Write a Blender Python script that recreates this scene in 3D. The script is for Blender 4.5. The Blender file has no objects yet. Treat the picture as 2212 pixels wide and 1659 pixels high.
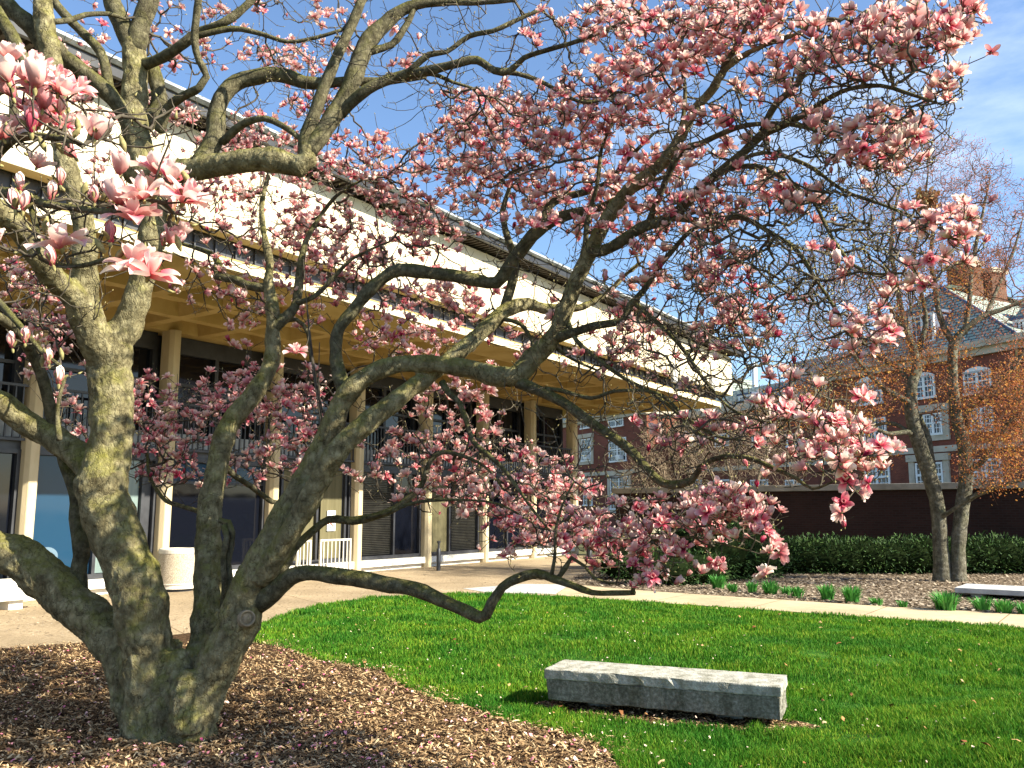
import bpy, math, random
import numpy as np
from mathutils import Vector, Matrix, noise
random.seed(7); rng = np.random.default_rng(7)
C = bpy.context.scene.collection
R = math.radians

# ------------------------------------------------------------------ camera
PITCH, FPX, EYE = R(8.4), 1850.0, 1.7
cam_d = bpy.data.cameras.new('camera'); cam = bpy.data.objects.new('camera', cam_d); C.objects.link(cam)
cam.location = (0, 0, EYE); cam.rotation_euler = (R(90) + PITCH, 0, 0)
cam_d.sensor_width = 36; cam_d.lens = FPX / 2212 * 36; cam_d.clip_start = 0.05; cam_d.clip_end = 3000
bpy.context.scene.camera = cam

# ------------------------------------------------------------------ world, sun, exposure
SUN_AZ, SUN_EL = R(111), R(34)
w = bpy.data.worlds.new('World'); bpy.context.scene.world = w; w.use_nodes = True
nt = w.node_tree; nt.nodes.clear()
def wn(t, **k):
    n = nt.nodes.new(t)
    for a, b in k.items(): setattr(n, a, b)
    return n
sky = wn('ShaderNodeTexSky', sky_type='NISHITA', sun_disc=False, sun_elevation=SUN_EL, sun_rotation=SUN_AZ,
         air_density=1.0, dust_density=0.6, ozone_density=1.6)
bg = wn('ShaderNodeBackground'); bg.inputs[1].default_value = 0.08
tc = wn('ShaderNodeTexCoord'); mp = wn('ShaderNodeMapping'); mp.inputs['Scale'].default_value = (1.2, 1.6, 4.0)
mp.inputs['Location'].default_value = (0.35, 0.1, 0.2)
nz = wn('ShaderNodeTexNoise'); nz.inputs['Scale'].default_value = 1.7; nz.inputs['Detail'].default_value = 9; nz.inputs['Roughness'].default_value = .58
rp = wn('ShaderNodeValToRGB'); rp.color_ramp.elements[0].position = .55; rp.color_ramp.elements[1].position = .86
rp.color_ramp.elements[1].color = (.55, .55, .55, 1)
mx = wn('ShaderNodeMix', data_type='RGBA')
mx.inputs[7].default_value = (8.5, 9.0, 9.8, 1)
gm = wn('ShaderNodeMix', data_type='RGBA', blend_type='MULTIPLY'); gm.inputs[0].default_value = 1; gm.inputs[7].default_value = (0.88, .98, 1.08, 1)
o = wn('ShaderNodeOutputWorld')
L = nt.links.new
L(tc.outputs['Generated'], mp.inputs[0]); L(mp.outputs[0], nz.inputs['Vector']); L(nz.outputs['Fac'], rp.inputs[0])
L(rp.outputs[0], mx.inputs[0]); L(sky.outputs[0], gm.inputs[6]); L(gm.outputs[2], mx.inputs[6]); L(mx.outputs[2], bg.inputs[0]); L(bg.outputs[0], o.inputs[0])
sd = bpy.data.lights.new('sun', 'SUN'); sd.energy = 5.0; sd.angle = R(.5); sd.color = (1, .92, .74)
sun = bpy.data.objects.new('sun', sd); C.objects.link(sun)
SV = Vector((math.sin(SUN_AZ) * math.cos(SUN_EL), math.cos(SUN_AZ) * math.cos(SUN_EL), math.sin(SUN_EL)))
sun.rotation_euler = SV.to_track_quat('Z', 'Y').to_euler(); sun.location = (20, -5, 20)
sc = bpy.context.scene
sc.view_settings.view_transform = 'Standard'; sc.view_settings.look = 'None'; sc.view_settings.gamma = 1
sc.view_settings.exposure = 1.6
sc.render.engine = 'CYCLES'; sc.cycles.max_bounces = 5; sc.cycles.transparent_max_bounces = 6

# ------------------------------------------------------------------ photo ray helpers (photo measured at 2212 x 1659)
c_, s_ = math.cos(PITCH), math.sin(PITCH)
def ray(x, y):
    X = (x - 1106) / FPX; Y = (y - 829.5) / FPX
    return (X, c_ + Y * s_, s_ - Y * c_)
def at(x, y, Y):
    r = ray(x, y); t = Y / r[1]; return Vector((r[0] * t, Y, EYE + r[2] * t))
def gnd(x, y, z=0.0):
    r = ray(x, y); t = (z - EYE) / r[2]; return Vector((r[0] * t, r[1] * t, z))
def proj(p):
    z = p[2] - EYE; zc = p[1] * c_ + z * s_; yu = -p[1] * s_ + z * c_
    return (1106 + FPX * p[0] / zc, 829.5 - FPX * yu / zc)

# ------------------------------------------------------------------ materials
def mat(name, base=(.5, .5, .5), rough=.8, spec=.3, metal=0.0, var=None, scale=5.0, detail=6, bump=0.0, bscale=20.0,
        ramp=None, stretch=(1, 1, 1), coord='Object', island=None, trans=0.0, mid=(.35, .65)):
    m = bpy.data.materials.new(name); m.use_nodes = True
    t = m.node_tree; n = t.nodes; b = n['Principled BSDF']
    b.inputs['Base Color'].default_value = (*base, 1); b.inputs['Roughness'].default_value = rough
    b.inputs['Specular IOR Level'].default_value = spec; b.inputs['Metallic'].default_value = metal
    co = n.new('ShaderNodeTexCoord'); mp = n.new('ShaderNodeMapping'); mp.inputs['Scale'].default_value = stretch
    t.links.new(co.outputs[coord], mp.inputs[0]); m['vec'] = mp.name
    if var or ramp:
        nz = n.new('ShaderNodeTexNoise'); nz.inputs['Scale'].default_value = scale; nz.inputs['Detail'].default_value = detail
        nz.inputs['Roughness'].default_value = .62
        t.links.new(mp.outputs[0], nz.inputs['Vector'])
        cr = n.new('ShaderNodeValToRGB'); e = cr.color_ramp.elements
        cols = ramp or [base, var]
        e[0].position, e[1].position = mid; e[0].color = (*cols[0], 1); e[1].color = (*cols[-1], 1)
        for i, c in enumerate(cols[1:-1]):
            q = e.new(mid[0] + (mid[1] - mid[0]) * (i + 1) / (len(cols) - 1)); q.color = (*c, 1)
        if island:
            g = n.new('ShaderNodeNewGeometry'); t.links.new(g.outputs['Random Per Island'], cr.inputs[0])
            e[0].position = 0; e[-1].position = 1
            k = len(e)
            for i in range(k): e[i].position = i / (k - 1)
        else: t.links.new(nz.outputs['Fac'], cr.inputs[0])
        t.links.new(cr.outputs[0], b.inputs['Base Color']); m['ramp'] = cr.name
    if bump:
        nb = n.new('ShaderNodeTexNoise'); nb.inputs['Scale'].default_value = bscale; nb.inputs['Detail'].default_value = 8
        t.links.new(mp.outputs[0], nb.inputs['Vector'])
        bp = n.new('ShaderNodeBump'); bp.inputs['Strength'].default_value = bump; bp.inputs['Distance'].default_value = .02
        t.links.new(nb.outputs['Fac'], bp.inputs['Height']); t.links.new(bp.outputs[0], b.inputs['Normal'])
    if trans:
        tr = n.new('ShaderNodeBsdfTranslucent'); ms = n.new('ShaderNodeMixShader'); ms.inputs[0].default_value = trans
        if var or ramp: t.links.new(cr.outputs[0], tr.inputs[0])
        else: tr.inputs[0].default_value = (*base, 1)
        out = n['Material Output']
        t.links.new(b.outputs[0], ms.inputs[1]); t.links.new(tr.outputs[0], ms.inputs[2]); t.links.new(ms.outputs[0], out.inputs[0])
    return m

def brick_mat(name, c1, c2, mortar, sc_=1.0, bw=.22, rh=.075, ms=.012):
    m = bpy.data.materials.new(name); m.use_nodes = True; t = m.node_tree; n = t.nodes; b = n['Principled BSDF']
    uv = n.new('ShaderNodeUVMap'); uv.uv_map = 'UVMap'
    bk = n.new('ShaderNodeTexBrick'); bk.inputs['Scale'].default_value = sc_
    bk.inputs['Color1'].default_value = (*c1, 1); bk.inputs['Color2'].default_value = (*c2, 1); bk.inputs['Mortar'].default_value = (*mortar, 1)
    bk.inputs['Brick Width'].default_value = bw; bk.inputs['Row Height'].default_value = rh; bk.inputs['Mortar Size'].default_value = ms
    t.links.new(uv.outputs[0], bk.inputs[0])
    nz = n.new('ShaderNodeTexNoise'); nz.inputs['Scale'].default_value = .6; nz.inputs['Detail'].default_value = 6
    t.links.new(uv.outputs[0], nz.inputs['Vector'])
    mx = n.new('ShaderNodeMix'); mx.data_type = 'RGBA'; mx.blend_type = 'OVERLAY'; mx.inputs[0].default_value = .5
    t.links.new(bk.outputs[0], mx.inputs[6]); t.links.new(nz.outputs['Fac'], mx.inputs[7]); t.links.new(mx.outputs[2], b.inputs['Base Color'])
    b.inputs['Roughness'].default_value = .85; b.inputs['Specular IOR Level'].default_value = .2
    return m

def glass_mat(name, base, rough=.03, spec=.9):
    m = mat(name, base, rough, spec)
    m.node_tree.nodes['Principled BSDF'].inputs['IOR'].default_value = 1.6
    n = m.node_tree.nodes; nb = n.new('ShaderNodeTexNoise'); nb.inputs['Scale'].default_value = .9
    bp = n.new('ShaderNodeBump'); bp.inputs['Strength'].default_value = .12; bp.inputs['Distance'].default_value = .05
    m.node_tree.links.new(n[m['vec']].outputs[0], nb.inputs['Vector'])
    m.node_tree.links.new(nb.outputs['Fac'], bp.inputs['Height']); m.node_tree.links.new(bp.outputs[0], n['Principled BSDF'].inputs['Normal'])
    return m

def bark_mat(name, dark, midc, light, moss, mossamt, sc_=1.0):
    m = bpy.data.materials.new(name); m.use_nodes = True; t = m.node_tree; n = t.nodes; b = n['Principled BSDF']; lk = t.links.new
    b.inputs['Roughness'].default_value = .9; b.inputs['Specular IOR Level'].default_value = .15
    co = n.new('ShaderNodeTexCoord')
    def nz(scale, det=9, rough=.65, stretch=None):
        x = n.new('ShaderNodeTexNoise'); x.inputs['Scale'].default_value = scale; x.inputs['Detail'].default_value = det; x.inputs['Roughness'].default_value = rough
        if stretch:
            mp = n.new('ShaderNodeMapping'); mp.inputs['Scale'].default_value = stretch; lk(co.outputs['Object'], mp.inputs[0]); lk(mp.outputs[0], x.inputs['Vector'])
        else: lk(co.outputs['Object'], x.inputs['Vector'])
        return x
    a = nz(11 * sc_, 10, .66); r1 = n.new('ShaderNodeValToRGB'); e = r1.color_ramp.elements
    e[0].position = .32; e[0].color = (*dark, 1); e[1].position = .68; e[1].color = (*light, 1); q = e.new(.5); q.color = (*midc, 1)
    lk(a.outputs['Fac'], r1.inputs[0])
    g = n.new('ShaderNodeNewGeometry'); sx = n.new('ShaderNodeSeparateXYZ'); lk(g.outputs['Normal'], sx.inputs[0])
    m2 = nz(3.6 * sc_, 9, .7); ad = n.new('ShaderNodeMath'); ad.operation = 'MULTIPLY_ADD'; ad.inputs[1].default_value = .28; lk(sx.outputs['Z'], ad.inputs[0]); lk(m2.outputs['Fac'], ad.inputs[2])
    r2 = n.new('ShaderNodeValToRGB'); e = r2.color_ramp.elements; e[0].position = .50; e[0].color = (0, 0, 0, 1); e[1].position = .74; e[1].color = (mossamt,) * 3 + (1,)
    lk(ad.outputs[0], r2.inputs[0])
    m3 = nz(45 * sc_, 4); mc = n.new('ShaderNodeMix'); mc.data_type = 'RGBA'; mc.inputs[6].default_value = (*[x * .55 for x in moss], 1); mc.inputs[7].default_value = (*[x * 1.35 for x in moss], 1); lk(m3.outputs['Fac'], mc.inputs[0])
    mx = n.new('ShaderNodeMix'); mx.data_type = 'RGBA'; lk(r2.outputs[0], mx.inputs[0]); lk(r1.outputs[0], mx.inputs[6]); lk(mc.outputs[2], mx.inputs[7])
    b1 = nz(30 * sc_, 8, .7, (1, 1, .45)); vo = n.new('ShaderNodeTexVoronoi'); vo.feature = 'DISTANCE_TO_EDGE'; vo.inputs['Scale'].default_value = 22 * sc_
    mp = n.new('ShaderNodeMapping'); mp.inputs['Scale'].default_value = (1, 1, .4)
    wz = nz(12 * sc_, 4); vm = n.new('ShaderNodeVectorMath'); vm.operation = 'MULTIPLY_ADD'; vm.inputs[1].default_value = (.12, .12, .12)
    lk(wz.outputs['Color'], vm.inputs[0]); lk(co.outputs['Object'], vm.inputs[2]); lk(vm.outputs[0], mp.inputs[0]); lk(mp.outputs[0], vo.inputs['Vector'])
    mm = n.new('ShaderNodeMath'); mm.operation = 'MINIMUM'; mm.inputs[1].default_value = .12; lk(vo.outputs[0], mm.inputs[0])
    cr_ = n.new('ShaderNodeValToRGB'); e = cr_.color_ramp.elements; e[0].position = .0; e[0].color = (.34, .32, .30, 1); e[1].position = .05; e[1].color = (1, 1, 1, 1); lk(vo.outputs[0], cr_.inputs[0])
    fx = n.new('ShaderNodeMix'); fx.data_type = 'RGBA'; fx.blend_type = 'MULTIPLY'; wf = nz(5 * sc_, 4); wr = n.new('ShaderNodeValToRGB'); wr.color_ramp.elements[0].position = .42; wr.color_ramp.elements[1].position = .58; lk(wf.outputs['Fac'], wr.inputs[0]); lk(wr.outputs[0], fx.inputs[0])
    lk(mx.outputs[2], fx.inputs[6]); lk(cr_.outputs[0], fx.inputs[7]); lk(fx.outputs[2], b.inputs['Base Color'])
    m4 = n.new('ShaderNodeMath'); m4.operation = 'MULTIPLY_ADD'; m4.inputs[1].default_value = 2.2; lk(mm.outputs[0], m4.inputs[0]); lk(b1.outputs['Fac'], m4.inputs[2])
    bp = n.new('ShaderNodeBump'); bp.inputs['Strength'].default_value = 1.0; bp.inputs['Distance'].default_value = .022 / sc_; lk(m4.outputs[0], bp.inputs['Height']); lk(bp.outputs[0], b.inputs['Normal'])
    return m

def petal_mat(name='petal_pink'):
    m = bpy.data.materials.new(name); m.use_nodes = True; t = m.node_tree; n = t.nodes; b = n['Principled BSDF']; lk = t.links.new
    uv = n.new('ShaderNodeUVMap'); uv.uv_map = 'UVMap'; sx = n.new('ShaderNodeSeparateXYZ'); lk(uv.outputs[0], sx.inputs[0])
    def ramp(stops, src):
        r = n.new('ShaderNodeValToRGB'); e = r.color_ramp.elements
        e[0].position, e[0].color = stops[0][0], (*stops[0][1], 1); e[1].position, e[1].color = stops[-1][0], (*stops[-1][1], 1)
        for p, c in stops[1:-1]: q = e.new(p); q.color = (*c, 1)
        lk(src, r.inputs[0]); return r
    out = ramp([(0, (.40, .010, .06)), (.26, (.64, .05, .13)), (.55, (.80, .24, .28)), (.8, (.86, .47, .46)), (1, (.90, .68, .62))], sx.outputs['Y'])
    ins = ramp([(0, (.66, .09, .13)), (.3, (.84, .42, .38)), (.7, (.90, .72, .64)), (1, (.92, .84, .75))], sx.outputs['Y'])
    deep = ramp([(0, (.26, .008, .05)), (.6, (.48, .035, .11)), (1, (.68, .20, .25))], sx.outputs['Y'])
    g = n.new('ShaderNodeNewGeometry')
    a = n.new('ShaderNodeMix'); a.data_type = 'RGBA'; lk(g.outputs['Backfacing'], a.inputs[0]); lk(out.outputs[0], a.inputs[6]); lk(ins.outputs[0], a.inputs[7])
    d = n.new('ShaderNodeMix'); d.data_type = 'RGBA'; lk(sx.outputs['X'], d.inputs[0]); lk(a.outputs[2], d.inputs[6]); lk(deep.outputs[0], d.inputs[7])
    b.inputs['Roughness'].default_value = .55; b.inputs['Specular IOR Level'].default_value = .25
    lk(d.outputs[2], b.inputs['Base Color'])
    tr = n.new('ShaderNodeBsdfTranslucent'); lk(d.outputs[2], tr.inputs[0]); ms = n.new('ShaderNodeMixShader'); ms.inputs[0].default_value = .36
    lk(b.outputs[0], ms.inputs[1]); lk(tr.outputs[0], ms.inputs[2]); lk(ms.outputs[0], n['Material Output'].inputs[0])
    return m

M = {}
M['bark'] = bark_mat('magnolia_bark', (.075, .062, .032), (.19, .165, .090), (.34, .305, .18), (.19, .185, .026), .6)
M['limb'] = bark_mat('magnolia_limb_bark', (.045, .038, .022), (.105, .094, .056), (.20, .18, .11), (.14, .14, .020), .55, 1.4)
M['twig'] = mat('magnolia_twig_bark', (.040, .032, .024), .9, .15, var=(.115, .098, .072), scale=14)
M['petal'] = petal_mat()
M['calyx'] = mat('bud_scale_green', (.14, .12, .05), .8, .2, var=(.34, .30, .13), scale=60)
M['fallen'] = mat('fallen_petal', (.7, .2, .3), .7, .2, ramp=[(.62, .10, .22), (.80, .34, .38), (.85, .62, .52)], island=True)
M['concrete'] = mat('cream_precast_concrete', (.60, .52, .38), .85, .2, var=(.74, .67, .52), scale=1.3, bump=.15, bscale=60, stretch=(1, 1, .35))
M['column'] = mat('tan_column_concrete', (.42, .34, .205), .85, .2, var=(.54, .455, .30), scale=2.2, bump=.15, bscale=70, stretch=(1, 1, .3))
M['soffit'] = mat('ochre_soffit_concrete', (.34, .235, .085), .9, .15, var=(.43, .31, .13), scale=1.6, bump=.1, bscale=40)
M['darkmetal'] = mat('black_painted_metal', (.016, .017, .022), .45, .5, var=(.035, .037, .045), scale=3)
M['bronze'] = mat('dark_roof_soffit', (.035, .028, .022), .7, .3, var=(.06, .045, .035), scale=4)
M['zinc'] = mat('weathered_zinc_gutter', (.14, .15, .16), .6, .3, var=(.40, .43, .45), scale=2.6, stretch=(1, 1, .4), bump=.1)
M['sillw'] = mat('white_stone_sill', (.62, .60, .54), .8, .2, var=(.76, .74, .68), scale=3)
M['gblue'] = glass_mat('blue_window_glass', (.012, .042, .085), .06, .15)
M['gdark'] = glass_mat('dark_window_glass', (.004, .005, .009), .05, .3)
M['gpale'] = mat('pale_curtain_behind_glass', (.12, .17, .17), .2, .4, var=(.19, .245, .24), scale=2, stretch=(6, 6, .2))
M['khaki'] = mat('khaki_panel', (.085, .075, .035), .7, .3, var=(.13, .115, .06), scale=2, stretch=(5, 5, .3))
M['blind'] = mat('dark_blind_slats', (.045, .045, .040), .5, .4, var=(.09, .088, .075), scale=3)
M['white'] = mat('white_paint', (.72, .72, .70), .5, .4, var=(.82, .82, .80), scale=6)
M['railw'] = mat('cream_painted_rail', (.50, .48, .42), .45, .4, var=(.66, .64, .56), scale=6)
M['red'] = mat('sign_red', (.65, .06, .04), .5, .4)
M['aggr'] = mat('exposed_aggregate', (.33, .27, .20), .9, .15, ramp=[(.22, .18, .13), (.40, .34, .26), (.52, .45, .35)], scale=55, bump=.6, bscale=60)
M['binlip'] = mat('pale_concrete_lip', (.52, .48, .42), .85, .15, var=(.62, .58, .50), scale=9)
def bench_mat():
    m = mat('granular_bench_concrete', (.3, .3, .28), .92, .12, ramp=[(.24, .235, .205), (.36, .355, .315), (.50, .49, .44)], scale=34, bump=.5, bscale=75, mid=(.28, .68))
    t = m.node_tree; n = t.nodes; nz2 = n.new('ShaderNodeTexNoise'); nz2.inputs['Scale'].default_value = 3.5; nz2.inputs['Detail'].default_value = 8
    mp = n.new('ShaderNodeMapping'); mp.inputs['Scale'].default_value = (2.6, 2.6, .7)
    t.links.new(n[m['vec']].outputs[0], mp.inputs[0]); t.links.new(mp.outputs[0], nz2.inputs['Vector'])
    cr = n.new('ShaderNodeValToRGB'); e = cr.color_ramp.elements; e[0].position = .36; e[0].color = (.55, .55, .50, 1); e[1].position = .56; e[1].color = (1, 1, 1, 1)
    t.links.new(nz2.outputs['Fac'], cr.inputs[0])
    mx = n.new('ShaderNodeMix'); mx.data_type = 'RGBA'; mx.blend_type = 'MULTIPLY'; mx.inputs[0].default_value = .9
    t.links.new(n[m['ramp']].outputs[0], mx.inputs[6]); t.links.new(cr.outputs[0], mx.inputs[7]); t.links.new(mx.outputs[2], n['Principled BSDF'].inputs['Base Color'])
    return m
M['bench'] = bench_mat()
M['benchd'] = bench_mat(); M['benchd'].name = 'stained_shaded_bench_concrete'  # darker copy for the block: stains and front-face shade both put into colour
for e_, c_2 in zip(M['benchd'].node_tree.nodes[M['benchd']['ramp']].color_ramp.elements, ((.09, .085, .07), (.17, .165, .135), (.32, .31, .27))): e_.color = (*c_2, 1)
M['slab'] = mat('smooth_grey_concrete', (.34, .34, .34), .85, .2, var=(.50, .50, .49), scale=4, bump=.2, bscale=50)
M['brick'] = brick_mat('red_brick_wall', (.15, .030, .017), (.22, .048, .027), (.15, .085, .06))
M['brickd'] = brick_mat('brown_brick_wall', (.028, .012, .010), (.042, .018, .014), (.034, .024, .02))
M['brickc'] = brick_mat('chimney_brick', (.10, .038, .022), (.14, .055, .032), (.10, .07, .05))
M['slate'] = brick_mat('green_grey_slate', (.25, .30, .25), (.40, .45, .38), (.06, .075, .08), 1, .55, .30, .045)
M['ridge'] = mat('blue_lead_flashing', (.04, .06, .12), .6, .4, var=(.07, .10, .17), scale=3)
M['stone'] = mat('buff_limestone_trim', (.42, .36, .27), .85, .2, var=(.55, .48, .38), scale=1.5)
M['wglass'] = glass_mat('brick_house_window_glass', (.015, .022, .035), .12, .35)
M['coping'] = mat('weathered_coping', (.22, .20, .16), .9, .15, var=(.34, .31, .26), scale=2)
M['grassb'] = mat('grass_blades', (.03, .12, .012), .75, .12, ramp=[(.020, .095, .008), (.040, .165, .010), (.075, .22, .014), (.17, .27, .035)], island=True, trans=.3)
def patch(m, scale, lo, hi):
    t = m.node_tree; n = t.nodes; b = n['Principled BSDF']; src = b.inputs['Base Color'].links[0].from_socket
    g = n.new('ShaderNodeNewGeometry'); nz_ = n.new('ShaderNodeTexNoise'); nz_.inputs['Scale'].default_value = scale; nz_.inputs['Detail'].default_value = 5; t.links.new(g.outputs['Position'], nz_.inputs['Vector'])
    cr = n.new('ShaderNodeValToRGB'); e = cr.color_ramp.elements; e[0].position = .36; e[0].color = (*lo, 1); e[1].position = .66; e[1].color = (*hi, 1); t.links.new(nz_.outputs['Fac'], cr.inputs[0])
    mx = n.new('ShaderNodeMix'); mx.data_type = 'RGBA'; mx.blend_type = 'MULTIPLY'; mx.inputs[0].default_value = 1; t.links.new(src, mx.inputs[6]); t.links.new(cr.outputs[0], mx.inputs[7])
    for l in list(src.links):
        if l.to_node != mx: t.links.new(mx.outputs[2], l.to_socket)
patch(M['grassb'], 1.1, (.62, .80, .9), (1.75, 1.25, 1.1))
M['lawn'] = mat('lawn_ground', (.02, .075, .01), .95, .05, ramp=[(.018, .055, .008), (.035, .115, .014), (.06, .13, .02)], scale=7, bump=.8, bscale=90)
M['mulch'] = mat('mulch_ground', (.07, .045, .028), .95, .05, ramp=[(.020, .012, .008), (.065, .040, .024), (.13, .08, .045)], scale=22, bump=1.0, bscale=45)
M['chip'] = mat('wood_chips', (.2, .12, .07), .85, .15, ramp=[(.05, .03, .016), (.13, .078, .038), (.25, .155, .078), (.40, .27, .14), (.64, .49, .29)], island=True)
M['chipp'] = mat('pale_wood_chips', (.3, .25, .19), .9, .1, ramp=[(.09, .065, .045), (.19, .145, .10), (.30, .24, .18), (.46, .39, .30)], island=True)
M['bed'] = mat('bed_soil', (.12, .09, .06), .95, .05, ramp=[(.06, .045, .03), (.15, .115, .08), (.24, .19, .14)], scale=9, bump=.8, bscale=40)
M['terrace'] = mat('pebbled_terrace', (.4, .33, .23), .95, .08, ramp=[(.27, .205, .13), (.39, .31, .215), (.50, .41, .30)], scale=18, bump=.7, bscale=70, mid=(.3, .7))
M['path'] = mat('cream_concrete_path', (.43, .345, .235), .95, .08, var=(.52, .43, .30), scale=5, bump=.2, bscale=80, mid=(.25, .75))
def joints(m, ang, wdt, jm, col):
    t = m.node_tree; n = t.nodes; b = n['Principled BSDF']; src = b.inputs['Base Color'].links[0].from_socket
    g = n.new('ShaderNodeNewGeometry'); mp = n.new('ShaderNodeMapping'); mp.inputs['Rotation'].default_value = (0, 0, ang); t.links.new(g.outputs['Position'], mp.inputs[0])
    bk = n.new('ShaderNodeTexBrick'); bk.offset = 0; bk.inputs['Scale'].default_value = 1; bk.inputs['Brick Width'].default_value = wdt[0]; bk.inputs['Row Height'].default_value = wdt[1]; bk.inputs['Mortar Size'].default_value = jm
    bk.inputs['Color1'].default_value = (1, 1, 1, 1); bk.inputs['Color2'].default_value = (.93, .93, .92, 1); bk.inputs['Mortar'].default_value = (*col, 1); t.links.new(mp.outputs[0], bk.inputs[0])
    mx = n.new('ShaderNodeMix'); mx.data_type = 'RGBA'; mx.blend_type = 'MULTIPLY'; mx.inputs[0].default_value = 1; t.links.new(src, mx.inputs[6]); t.links.new(bk.outputs[0], mx.inputs[7]); t.links.new(mx.outputs[2], b.inputs['Base Color'])
joints(M['path'], R(36), (1.9, 60), .012, (.45, .42, .38)); patch(M['path'], .9, (.82, .80, .76), (1.05, 1.04, 1.0))
joints(M['terrace'], R(-33.7), (3.03, 3.03), .015, (.55, .52, .48)); patch(M['terrace'], .5, (.72, .70, .66), (1.08, 1.06, 1.02))
patch(M['concrete'], .7, (.88, .86, .80), (1, 1, 1))
M['earth'] = mat('earth', (.10, .09, .05), .95, .05, var=(.13, .14, .06), scale=.4)
M['yew'] = mat('yew_leaves', (.02, .05, .012), .7, .2, ramp=[(.010, .028, .008), (.026, .066, .014), (.07, .13, .030)], island=True)
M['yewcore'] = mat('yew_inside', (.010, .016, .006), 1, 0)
M['lily'] = mat('fresh_green_leaves', (.05, .22, .03), .6, .25, ramp=[(.030, .15, .020), (.055, .24, .035), (.10, .30, .06)], island=True, trans=.25)
M['oakbark'] = bark_mat('grey_furrowed_bark', (.065, .058, .042), (.12, .11, .08), (.25, .235, .185), (.11, .13, .06), .4, .8)
M['oaktwig'] = mat('brown_grey_twigs', (.09, .055, .038), .9, .1, var=(.19, .11, .075), scale=5)
M['dryleaf'] = mat('orange_brown_dry_leaves', (.4, .18, .05), .8, .1, ramp=[(.26, .075, .030), (.40, .135, .045), (.50, .22, .055), (.55, .34, .09)], island=True, trans=.3)
M['redbud'] = mat('red_spring_buds', (.45, .15, .12), .8, .1, ramp=[(.36, .10, .05), (.52, .22, .14)], island=True, trans=.3)
M['baretwig'] = mat('bare_brown_twigs', (.15, .11, .075), .95, .05, var=(.27, .21, .15), scale=3)
M['deadleaf'] = mat('dead_leaves', (.3, .17, .08), .9, .1, ramp=[(.18, .07, .03), (.40, .22, .09), (.60, .46, .27)], island=True)
M['globe'] = mat('white_globe_glass', (.85, .85, .84), .25, .5)
M['cutwood'] = mat('grey_cut_wood', (.16, .13, .085), .9, .1, var=(.27, .22, .15), scale=30)

# ------------------------------------------------------------------ mesh helpers
def tag(o, label=None, cat=None, group=None, kind=None):
    if label: o['label'] = label
    if cat: o['category'] = cat
    if group: o['group'] = group
    if kind: o['kind'] = kind
    return o
def link(o, parent=None):
    C.objects.link(o)
    if parent is not None: o.parent = parent
    return o
def empty(name, loc=(0, 0, 0), rz=0.0):
    o = bpy.data.objects.new(name, None); o.location = loc; o.rotation_euler = (0, 0, rz); o.empty_display_size = .2
    return link(o)
def np_mesh(name, V, F, mats, uv=None, mi=None, smooth=False):
    """V (n,3), F (m,k) all with the same k"""
    V = np.asarray(V, np.float32).reshape(-1, 3); F = np.asarray(F, np.int32); k = F.shape[1]
    me = bpy.data.meshes.new(name); me.vertices.add(len(V)); me.vertices.foreach_set('co', V.ravel())
    me.loops.add(F.size); me.loops.foreach_set('vertex_index', F.ravel())
    me.polygons.add(len(F)); me.polygons.foreach_set('loop_start', np.arange(0, F.size, k, dtype=np.int32))
    me.polygons.foreach_set('loop_total', np.full(len(F), k, np.int32))
    if smooth: me.polygons.foreach_set('use_smooth', np.ones(len(F), bool))
    if mi is not None: me.polygons.foreach_set('material_index', np.asarray(mi, np.int32))
    for m in (mats if isinstance(mats, (list, tuple)) else [mats]): me.materials.append(m)
    if uv is not None:
        l = me.uv_layers.new(name='UVMap'); l.data.foreach_set('uv', np.asarray(uv, np.float32)[F.ravel()].ravel())
    me.update(calc_edges=True); me.validate()
    return me
def np_obj(name, V, F, mats, parent=None, **k):
    return link(bpy.data.objects.new(name, np_mesh(name, V, F, mats, **k)), parent)

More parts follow.
